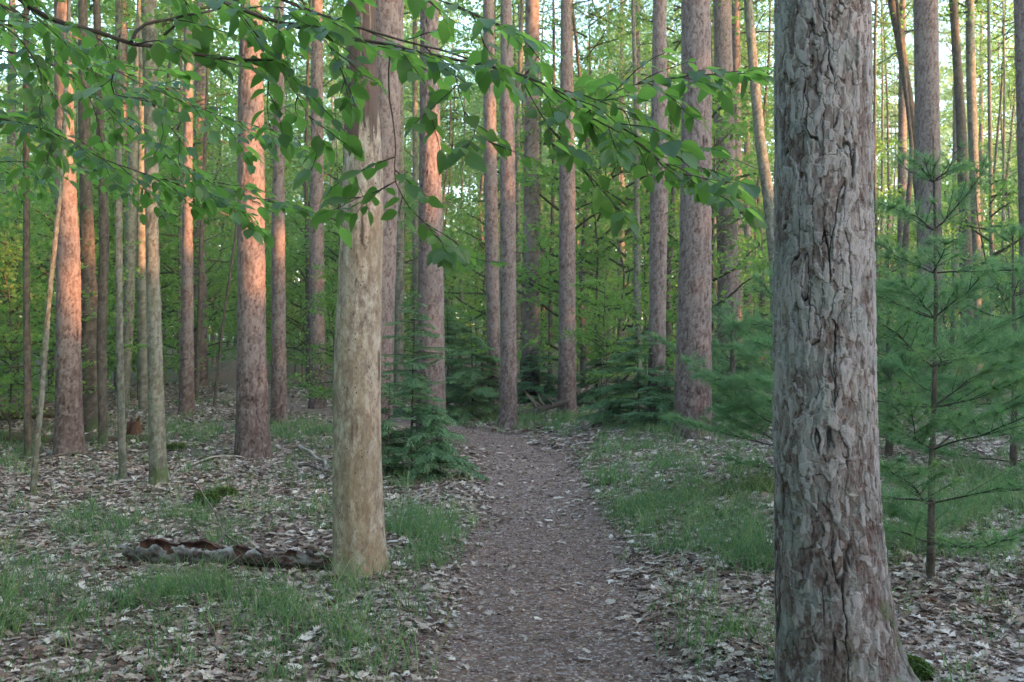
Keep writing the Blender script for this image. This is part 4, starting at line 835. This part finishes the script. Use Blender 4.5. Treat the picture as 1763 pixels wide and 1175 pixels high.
def debris(n, y0, y1, seed, l0, l1, wr, everywhere):
    rs = RS(seed); x, y = cand(n, y0, y1, rs); pd = path_dist(x, y); k = (rs.rand(n) < (everywhere + (1 - everywhere) * (1 - sstep(0.6, 0.95, pd)))); x, y = x[k], y[k]; n = len(x)
    a = rs.uniform(0, 6.283, n); L = rs.uniform(l0, l1, n) ** 1.0; ww = L * rs.uniform(wr * 0.5, wr * 1.5, n)
    d = np.stack([np.cos(a), np.sin(a), rs.normal(0, .18, n)], -1); s = np.stack([-np.sin(a), np.cos(a), rs.normal(0, .35, n)], -1)
    c = np.stack([x, y, hgt(x, y) + 0.020 + rs.rand(n) * 0.006], -1)
    V = np.stack([c - d * L[:, None] / 2, c - s * ww[:, None] / 2, c + d * L[:, None] / 2, c + s * ww[:, None] / 2], 1).reshape(-1, 3)
    return V, np.arange(n * 4).reshape(-1, 4), attr_b(np.clip(rs.beta(1.6, 2.2, n), 0, 1), 4)
D1 = debris(100000, 3.6, 9, 811, 0.006, 0.028, 0.5, 0.3); D2 = debris(60000, 3.4, 10, 812, 0.03, 0.10, 0.03, 0.7); D3 = debris(60000, 9, 18, 813, 0.012, 0.05, 0.5, 0.12)
tag(ob('path_litter', mk('path_litter', [(v, f, 0) for v, f, a in (D1, D2, D3)], [M['chips']], np.concatenate([D1[2], D2[2], D3[2]]), smooth=False)), 'bark chips, needles and crumbs trodden into the path', 'litter', None, 'stuff')
def grass(n, y0, y1, seed, hh, ww):
    rs = RS(seed); nt_ = n // 14; x, y = cand(nt_ * 3, y0, y1, rs, 0.6); g = grassmask(x, y) * (0.10 + 0.85 * sstep(0.45, 0.66, fbm(x * 3.1 + 9, y * 3.1 + 9, 17, 3))) * sstep(0.45, 0.7, path_dist(x, y)); k = rs.rand(len(x)) < g
    x, y = x[k], y[k]; nb = rs.randint(4, 26, len(x)); sz = np.repeat(rs.uniform(0.3, 1.35, len(x)), nb); X = np.repeat(x, nb) + rs.normal(0, 0.06, nb.sum()) * sz; Y = np.repeat(y, nb) + rs.normal(0, 0.06, nb.sum()) * sz
    n = len(X); a = rs.uniform(0, 6.283, n); L = hh * sz * rs.uniform(0.3, 1.35, n); le = rs.uniform(0.3, 1.15, n)
    d = np.stack([np.cos(a), np.sin(a), 0 * a], -1); b = rs.uniform(0, 6.283, n); s = np.stack([np.cos(b), np.sin(b), 0 * b], -1) * (ww * rs.uniform(.6, 1.3, n))[:, None] / 2
    c = np.stack([X, Y, hgt(X, Y) - 0.005], -1); up = np.array([0, 0, 1.0])
    rows = []
    for t, w_ in ((0, 1), (.35, .95), (.7, .7)):
        p = c + up * (L * (t - 0.35 * le * t * t))[:, None] + d * (L * le * 0.8 * t ** 1.8)[:, None]; rows += [p - s * w_, p + s * w_]
    p = c + up * (L * (1 - .45 * le))[:, None] + d * (L * le * .85)[:, None]; rows.append(p)
    V = np.stack(rows, 1).reshape(-1, 3); o = np.arange(n)[:, None] * 7
    Fq = np.concatenate([o + np.array([[0, 1, 3, 2]]), o + np.array([[2, 3, 5, 4]])]); Ft = o + np.array([[4, 5, 6]])
    tint = np.clip(np.repeat(rs.normal(.38, .25, len(x)), nb) + rs.normal(0, .22, n), 0, 1)
    return V, Fq, Ft, attr_b(tint, 7)
parts = []; at_ = []
for args in ((46000, 3.3, 9, 821, 0.24, 0.0052), (66000, 9, 20, 822, 0.23, 0.0075), (26000, 20, 34, 823, 0.22, 0.013)):
    V, Fq, Ft, A = grass(*args); parts.append((V, Fq, 0)); 
    k = len(V); parts.append((np.zeros((0, 3)), np.zeros((0, 4)), 0)); at_.append(A); parts[-1] = (None, Ft, V)
pp = []; 
for i in range(0, len(parts), 2):
    V, Fq, _ = parts[i]; Ft = parts[i + 1][1]; pp.append((V, Fq, 0)); pp.append((V, Ft, 0)); at_[i // 2] = np.concatenate([at_[i // 2], at_[i // 2]])
tag(ob('grass', mk('grass', pp, [M['grass']], np.concatenate(at_), smooth=False)), 'thin arching woodland grass and sedge in loose patches', 'grass', None, 'stuff')
# ---------------------------------------------------------------- fallen wood
def gline(pts, lift=0.01):
    out = []
    for q in pts:
        g = G(q[0], q[1]); g[2] += lift + (q[2] if len(q) > 2 else 0); out.append(g)
    return np.array(out)
def stick(name, label, pts, r0, r1, m='stick', twigs=(), cat='dead branch', group=None):
    L = smoothline(gline(pts, r0 * 0.8), 16) ; rs = RS(int(pts[0][0]) + 3); L = L + rs.normal(0, r0 * 0.35, L.shape)
    b = L[0].copy(); lst = [tube(L - b, np.linspace(r0, r1, 16) * rs.uniform(.85, 1.15, 16), 8)]
    for tw in twigs:
        q = smoothline(gline(tw, r0 * 0.8), 8); lst.append(tube(q - b, np.linspace(r0 * .6, r1 * .5, 8), 6))
    v, f = merge(lst); o = ob(name, mk(name, [(v, f, 0)], [M[m]])); o.location = b; return tag(o, label, cat, group)
stick('dead_branch', 'dead forked branch lying across the curled slab of bark', [(225, 1008), (300, 992), (345, 978, .02), (372, 962, .07), (385, 950, .12), (365, 950, .3), (330, 945, .52)], 0.013, 0.004, twigs=[[(385, 950, .12), (420, 965, .07), (455, 985, .01)], [(372, 962, .09), (400, 945, .14), (430, 930, .12)]])
stick('dead_branch', 'bleached curved branch on the floor left of the barkless trunk', [(515, 778, .05), (535, 790, .06), (560, 803, .0), (572, 808)], 0.03, 0.018, 'palestick')
stick('dead_branch', 'small dark stick across the left side of the path', [(738, 1052), (770, 1060), (800, 1074)], 0.012, 0.006)
stick('dead_branch', 'long pale stick on the leaves near the lichen-covered trunk', [(130, 780), (180, 800, .02), (232, 826, .04)], 0.018, 0.010, 'palestick')
stick('dead_branch', 'crooked branch right of the lichen-covered trunk foot', [(290, 825), (330, 806, .03), (375, 796, .06), (440, 792, .02)], 0.017, 0.008, 'palestick')
stick('dead_branch', 'short broken branch end among leaves before the far-left pine', [(185, 842), (215, 835, .03), (238, 832)], 0.016, 0.012, 'palestick')
stick('dead_branch', 'dark branch on the floor in front of the thin leaning sapling', [(60, 795), (110, 790, .05), (170, 797, .03), (215, 812)], 0.014, 0.008)
stick('dead_branch', 'thin dark branch crossing the leaves left of the barkless trunk', [(500, 800), (540, 812, .04), (568, 826)], 0.014, 0.007)
stick('dead_branch', 'root-like stick crossing the path near the bend', [(898, 771), (920, 769, .02), (950, 772)], 0.02, 0.012)
stick('dead_branch', 'dark twig lying among grass at lower left', [(310, 1115), (360, 1125, .03), (400, 1150, .02), (415, 1172)], 0.008, 0.004)
stick('dead_branch', 'grey stick lying in the leaves at the lower right', [(1690, 1060), (1725, 1080, .02), (1763, 1110)], 0.010, 0.006)
for k, (x0, y0, x1, y1) in enumerate([(780, 712, 850, 700), (790, 700, 860, 714), (800, 716, 838, 694)]):
    stick('dead_branch', ['lowest grey stick of the small brush heap beside the pair of pines', 'middle grey stick of the small brush heap beside the pair of pines', 'topmost grey stick of the small brush heap beside the pair of pines'][k], [(x0, y0, .1 + .07 * k), ((x0 + x1) / 2, (y0 + y1) / 2, .22), (x1, y1, .05)], 0.022, 0.010, 'palestick', group='sticks of the brush heap')
rs_ = RS(91)
for k in range(16):
    x0 = rs_.uniform(20, 560); y0 = rs_.uniform(770, 860) if k < 11 else rs_.uniform(880, 1100); a_ = rs_.uniform(-.35, .35); l_ = rs_.uniform(30, 90) * (y0 - 560) / 250
    stick('dead_stick', 'thin dead stick on the leaf litter left of the path', [(x0, y0), (x0 + l_ * .5, y0 + a_ * l_ * .4, rs_.uniform(.01, .05)), (x0 + l_, y0 + a_ * l_ * .5)], rs_.uniform(.006, .013), .004, ['stick', 'palestick', 'twig'][k % 3], group='thin dead sticks on the leaf litter')
def log(name, label, a, b, r0, r1, m='mosslog', seed=1, stubs=2, cat='log'):
    rs = RS(seed); L = smoothline(np.array([a, (np.array(a) + b) / 2 + rs.normal(0, .03, 3), b]), 40); o_ = L[0].copy(); L = L - o_; n = 14
    V, Fq = tube(L, np.linspace(r0, r1, 40), n); c = np.repeat(L, n, 0); V = c + (V - c) * (1 + 0.28 * (fbm(np.tile(np.arange(n), 40) * 0.9, np.repeat(np.arange(40), n) * 0.35, seed, 3) - 0.5))[:, None]
    extra = [(V, Fq)]
    ends = mk(name, [(V, Fq, 0), (np.array([L[0] - (L[1] - L[0]) * .1]), np.zeros((0, 3)), 0)], [M[m]])
    o = ob(name, ends); o.location = o_; tag(o, label, cat)
    for k in range(stubs):
        i = rs.randint(5, 35); d = norm(np.array([rs.normal(0, .5), rs.normal(0, .5), rs.uniform(.4, 1)])); ob('stub', mk('stub', [(*tube(np.array([L[i], L[i] + d * .2, L[i] + d * .2 + rs.normal(0, .1, 3) + d * .25]), [0.03, 0.02, 0.008], 6), 0)], [M['stick']]), o)
    return o
g = G(893, 720); h = G(975, 714); log('leaning_log', 'dark dead log leaning up against the foot of a pine beyond the bend', g + [0, -0.1, .03], P(974, 692, h[1] - 0.3), 0.08, 0.05, 'twig', 31, 4)
g = G(-30, 728); h = G(98, 722); log('mossy_log', 'brown mossy log at the left edge', g + [0, 0, .12], h + [0, 0, .1], .11, .09, 'mosslog', 32)
g = G(-30, 762); h = G(262, 762); log('mossy_log', 'long low moss-covered log running behind the far-left pine', g + [0, 0, .07], h + [0, 0, .04], .12, .08, 'mosslog', 33)
g = G(-10, 705); h = G(38, 682); log('leaning_log', 'pale rotten log propped at the left edge above the brown one', g + [0, 0, .1], h + [0, 0, .35], .09, .07, 'stick', 34, 1)
# curled slab of bark
def bark_slab():
    a = G(222, 972); b = G(558, 985); rs = RS(9); n = 120; m = 30; t = np.linspace(0, 1, n)[:, None]; ph = np.linspace(-3.85, 0.95, m)[None, :]
    L = b - a; ax = norm(L); side = np.array([-ax[1], ax[0], 0]); R_ = 0.108 * (1 - 0.30 * t) * (0.9 + 0.25 * fbm(t * 7 + 0 * ph, 0 * t + ph * 0.2 + 9, 3, 3))
    rag0 = fbm(t * 9 + 30, 0 * ph + t * 0, 5, 3); lim0 = -4.3 + 1.15 * fbm(t * 16 + 30, 0 * ph, 5, 4) + 0.5 * np.exp(-((t - .63) / .03) ** 2) ; lim1 = 1.25 - 1.3 * fbm(t * 11 + 60, 0 * t, 6, 4) * (1 + t)
    p_ = lim0 + (lim1 - lim0) * (ph + 3.85) / 4.8
    flare = 0.02 * (fbm(t * 14, p_ * 2 + 9, 7, 3) - .5)
    # phi measured from +side toward up; open upward, front lip = camera side
    X = np.cos(p_) * (R_ + flare); Zz = np.sin(p_) * (R_ + flare) * 0.8 + R_ * 0.75
    ends = 0.06 * (fbm(p_ * 1.5 + 20, 0 * p_ + 3, 8, 2) - .5)
    P0 = a + L * t[..., None].repeat(m, 1) * 1.0 + ax * ends[..., None] * (np.abs(t - .5) * 2)[..., None] ** 4 * 3 - side * X[..., None] * -1 + np.array([0, 0, 1.0]) * (Zz[..., None] + 0.02)
    th = 0.010; cen = a + L * t[..., None] + np.array([0, 0, 1.0]) * (R_ * 0.75)[..., None][:, :1]
    out = norm(P0 - cen); rough = (0.022 * (worley(np.mod(t * 24 + 0 * ph, 512), p_ * 2.2 + 40, 3, 512)[2] - .5))[..., None]
    P1 = P0 + out * (th + rough); o_ = a.copy()
    i = np.arange(n - 1)[:, None] * m + np.arange(m - 1)[None, :]; Fq = np.stack([i, i + 1, i + m + 1, i + m], -1).reshape(-1, 4); N0 = n * m
    bd = np.r_[np.arange(m), np.arange(1, n) * m + m - 1, (n - 1) * m + np.arange(m - 2, -1, -1), np.arange(n - 2, 0, -1) * m]; bn = np.roll(bd, -1)
    A = np.zeros((2 * N0, 3)); A[N0:, 0] = np.clip(0.02 + 0.9 * (worley(np.mod(t * 22 + .5 * fbm(t * 30, p_ * 6, 2, 3), 512), p_ * 3 + 40, 5, 512)[2] - .45) * .7 + 0.5 * (fbm(t * 16, p_ * 3 + 20, 3, 3) - .5) + 0.75 * sstep(0.1, 0.6, np.sin(p_)) * (t < .72), 0, 1).ravel(); A[N0:, 1] = (0.7 * sstep(.54, .62, fbm(t * 30, p_ * 5 + 50, 4, 4))).ravel()
    V = np.concatenate([P0.reshape(-1, 3), P1.reshape(-1, 3)]) - o_; E = np.stack([bd, bn, bn + N0, bd + N0], -1)
    me = mk('fallen_bark', [(V, np.concatenate([Fq + N0]), 0)], [M['pine_near']], A); 
    me = mk('fallen_bark', [(V, Fq + N0, 0), (np.zeros((0, 3)), Fq - 2 * N0, 1), (np.zeros((0, 3)), E - 2 * N0, 1)], [M['pine_near'], M['innerbark']], A)
    o = ob('fallen_bark', me); o.location = o_; tag(o, 'curled slab of fallen bark, grey outside and red-brown inside, beside the barkless trunk', 'bark slab')
bark_slab()
def lump(V, amp, f, seed): 
    n_ = norm(V - V.mean(0)); return V + n_ * (amp * (fbm(V[:, 0] * f + V[:, 2] * f * .7 + 50, V[:, 1] * f + V[:, 2] * f * .6 + 50, seed, 4) - .5))[:, None]
def mosstufts(Vs, n, seed, ln=0.02):
    rs = RS(seed); c = Vs[rs.randint(0, len(Vs), n)] + rs.normal(0, .006, (n, 3)); cen = Vs.mean(0); d = norm(norm(c - cen) + rs.normal(0, .5, c.shape) + [0, 0, .4])
    s = norm(np.cross(d, rs.normal(0, 1, d.shape))) * ln * .22; V = np.stack([c - s, c + s, c + d * ln], 1).reshape(-1, 3)
    return V, np.arange(len(V)).reshape(-1, 3), attr_b(np.clip(rs.normal(.5, .3, n), 0, 1), 3)
def stump_obj(name, label, px, by, w_px, h_px, seed, jag, m, moss=0, cat='stump'):
    g = G(px, by); d = g[1]; r = w_px / 2 / F * d; H = h_px / F * d; rs = RS(seed); nu = 56; nz = 26; th = np.arange(nu) / nu * 6.2832; t = np.linspace(0, 1, nz)[:, None]
    top = H * (1 - jag * fbm(np.cos(th) * 2.2 + 9, np.sin(th) * 2.2 + 9, seed, 3))[None, :]
    Rr = r * (0.78 + 0.30 * np.exp(-t * 4)) * (1 + 0.25 * (fbm(np.cos(th) * 2 + 5, np.sin(th) * 2 + 5 + t * 1.5, seed + 1, 3) - .5))
    V = np.stack([Rr * np.cos(th), Rr * np.sin(th), t * top - 0.03], -1)
    inner = np.stack([[Rr[-1] * k * np.cos(th), Rr[-1] * k * np.sin(th), top[0] * (1 - (1 - k) * .35) - 0.03 + .015 * rs.rand(nu)] for k in (.8, .55, .25, .02)]).transpose(0, 2, 1)
    V = np.concatenate([V.reshape(-1, 3), inner.reshape(-1, 3)]); nr = nz + 4; i = np.arange(nr - 1)[:, None] * nu; j = np.arange(nu)[None, :]; k = (j + 1) % nu
    Fq = np.stack([i + j, i + k, i + nu + k, i + nu + j], -1).reshape(-1, 4)
    o = ob(name, mk(name, [(lump(V, r * .25, 5 / r * .12, seed), Fq, 0)], [M[m]])); o.location = g; tag(o, label, cat)
    if moss:
        sel = V[(V[:, 2] > H * 0.2) | (V[:, 0] < -r * 0.2)]; mv, mf, ma = mosstufts(sel, moss, seed, 0.028); ob('moss', mk('moss', [(mv, mf, 0)], [M['moss']], ma, smooth=False), o)
    return o
stump_obj('mossy_stump', 'low cut stump covered in bright green moss, left of the barkless trunk', 356, 873, 42, 30, 41, .25, 'rot', 9000)
stump_obj('mossy_stump', 'small moss-topped chunk touching the right side of the mossy stump', 388, 856, 34, 20, 42, .3, 'rot', 5000)
stump_obj('rotten_stump', 'jagged red-brown rotten stump behind the lichen-covered trunk', 232, 750, 30, 62, 43, 1.5, 'rot')
stump_obj('mossy_stump', 'low mossy hump right of the lichen-covered trunk', 300, 775, 36, 14, 44, .3, 'mosslog', 3000)
stump_obj('mossy_stump', 'little mossy hump on the leaves in front of the straight sunlit pine', 355, 797, 24, 11, 45, .3, 'mosslog', 2000)
stump_obj('pine_cone', 'dark pine cone lying on the path edge near the bend', 851, 743, 12, 8, 46, .3, 'rot', cat='pine cone')
# moss cushion at the root of the thick pine
def cushion(label, px, py, rx, rz, seed, n):
    g = G(px, py); rs = RS(seed); u = rs.uniform(0, 6.283, 1500); v = np.arccos(rs.uniform(0, 1, 1500)); V = np.stack([rx * np.sin(v) * np.cos(u), rx * .8 * np.sin(v) * np.sin(u), rz * np.cos(v)], -1)
    nu, nv = 40, 14; U, Vv = np.meshgrid(np.arange(nu) / nu * 6.2832, np.linspace(0.02, 1.65, nv)); S = np.stack([rx * np.sin(Vv) * np.cos(U), rx * .8 * np.sin(Vv) * np.sin(U), rz * np.cos(Vv)], -1).reshape(-1, 3)
    i = np.arange(nv - 1)[:, None] * nu; j = np.arange(nu)[None, :]; k = (j + 1) % nu; mv, mf, ma = mosstufts(V, n, seed, .016)
    o = ob('moss_cushion', mk('moss_cushion', [(lump(S, .02, 14, seed), np.stack([i + j, i + k, i + nu + k, i + nu + j], -1).reshape(-1, 4), 0), (mv, mf, 0)], [M['moss']], np.concatenate([attr_b(np.full(len(S), .5), 1), ma]), smooth=False)); o.location = g
    tag(o, label, 'moss')
cushion('bright green moss cushion on the right root of the thick foreground pine', 1562, 1172, .11, .085, 51, 16000)
# ---------------------------------------------------------------- air
def haze():
    bm = np.array([(x, y, z) for x in (-430., 430.) for y in (-95., 435.) for z in (-6., 38.)])
    f = np.array([[0,1,3,2],[4,6,7,5],[0,4,5,1],[2,3,7,6],[0,2,6,4],[1,5,7,3]])
    m = bpy.data.materials.new('air'); m.use_nodes = True; n = m.node_tree; n.nodes.clear(); o = n.nodes.new('ShaderNodeOutputMaterial')
    v = n.nodes.new('ShaderNodeVolumePrincipled'); v.inputs['Color'].default_value = (0.9, 0.95, 1, 1); v.inputs['Density'].default_value = 0.0008; v.inputs['Anisotropy'].default_value = 0.2
    n.links.new(v.outputs[0], o.inputs['Volume'])
    tag(ob('haze', mk('haze', [(bm, f, 0)], [m], smooth=False)), 'faint evening haze among the trees', 'haze', None, 'stuff')
haze()

# ---------------------------------------------------------------- labels: look-alikes told apart by their order from left to right
ORD = ['leftmost', 'second', 'third', 'fourth', 'fifth', 'sixth', 'seventh', 'eighth', 'ninth', 'tenth', 'eleventh', 'twelfth', 'thirteenth', 'fourteenth', 'fifteenth', 'sixteenth', 'seventeenth', 'eighteenth']
same = {}
for o in C.objects:
    if o.parent is None and o.get('label'): same.setdefault(o['label'], []).append(o)
for lab, os_ in same.items():
    if len(os_) > 1 and os_[0].get('group') != 'sticks of the brush heap':
        for k, o in enumerate(sorted(os_, key=lambda o: o.location.x / max(o.location.y, .1))):
            o['label'] = lab + ', leftmost' if k == 0 else lab + ', ' + ORD[min(k, 17)] + ' from left'
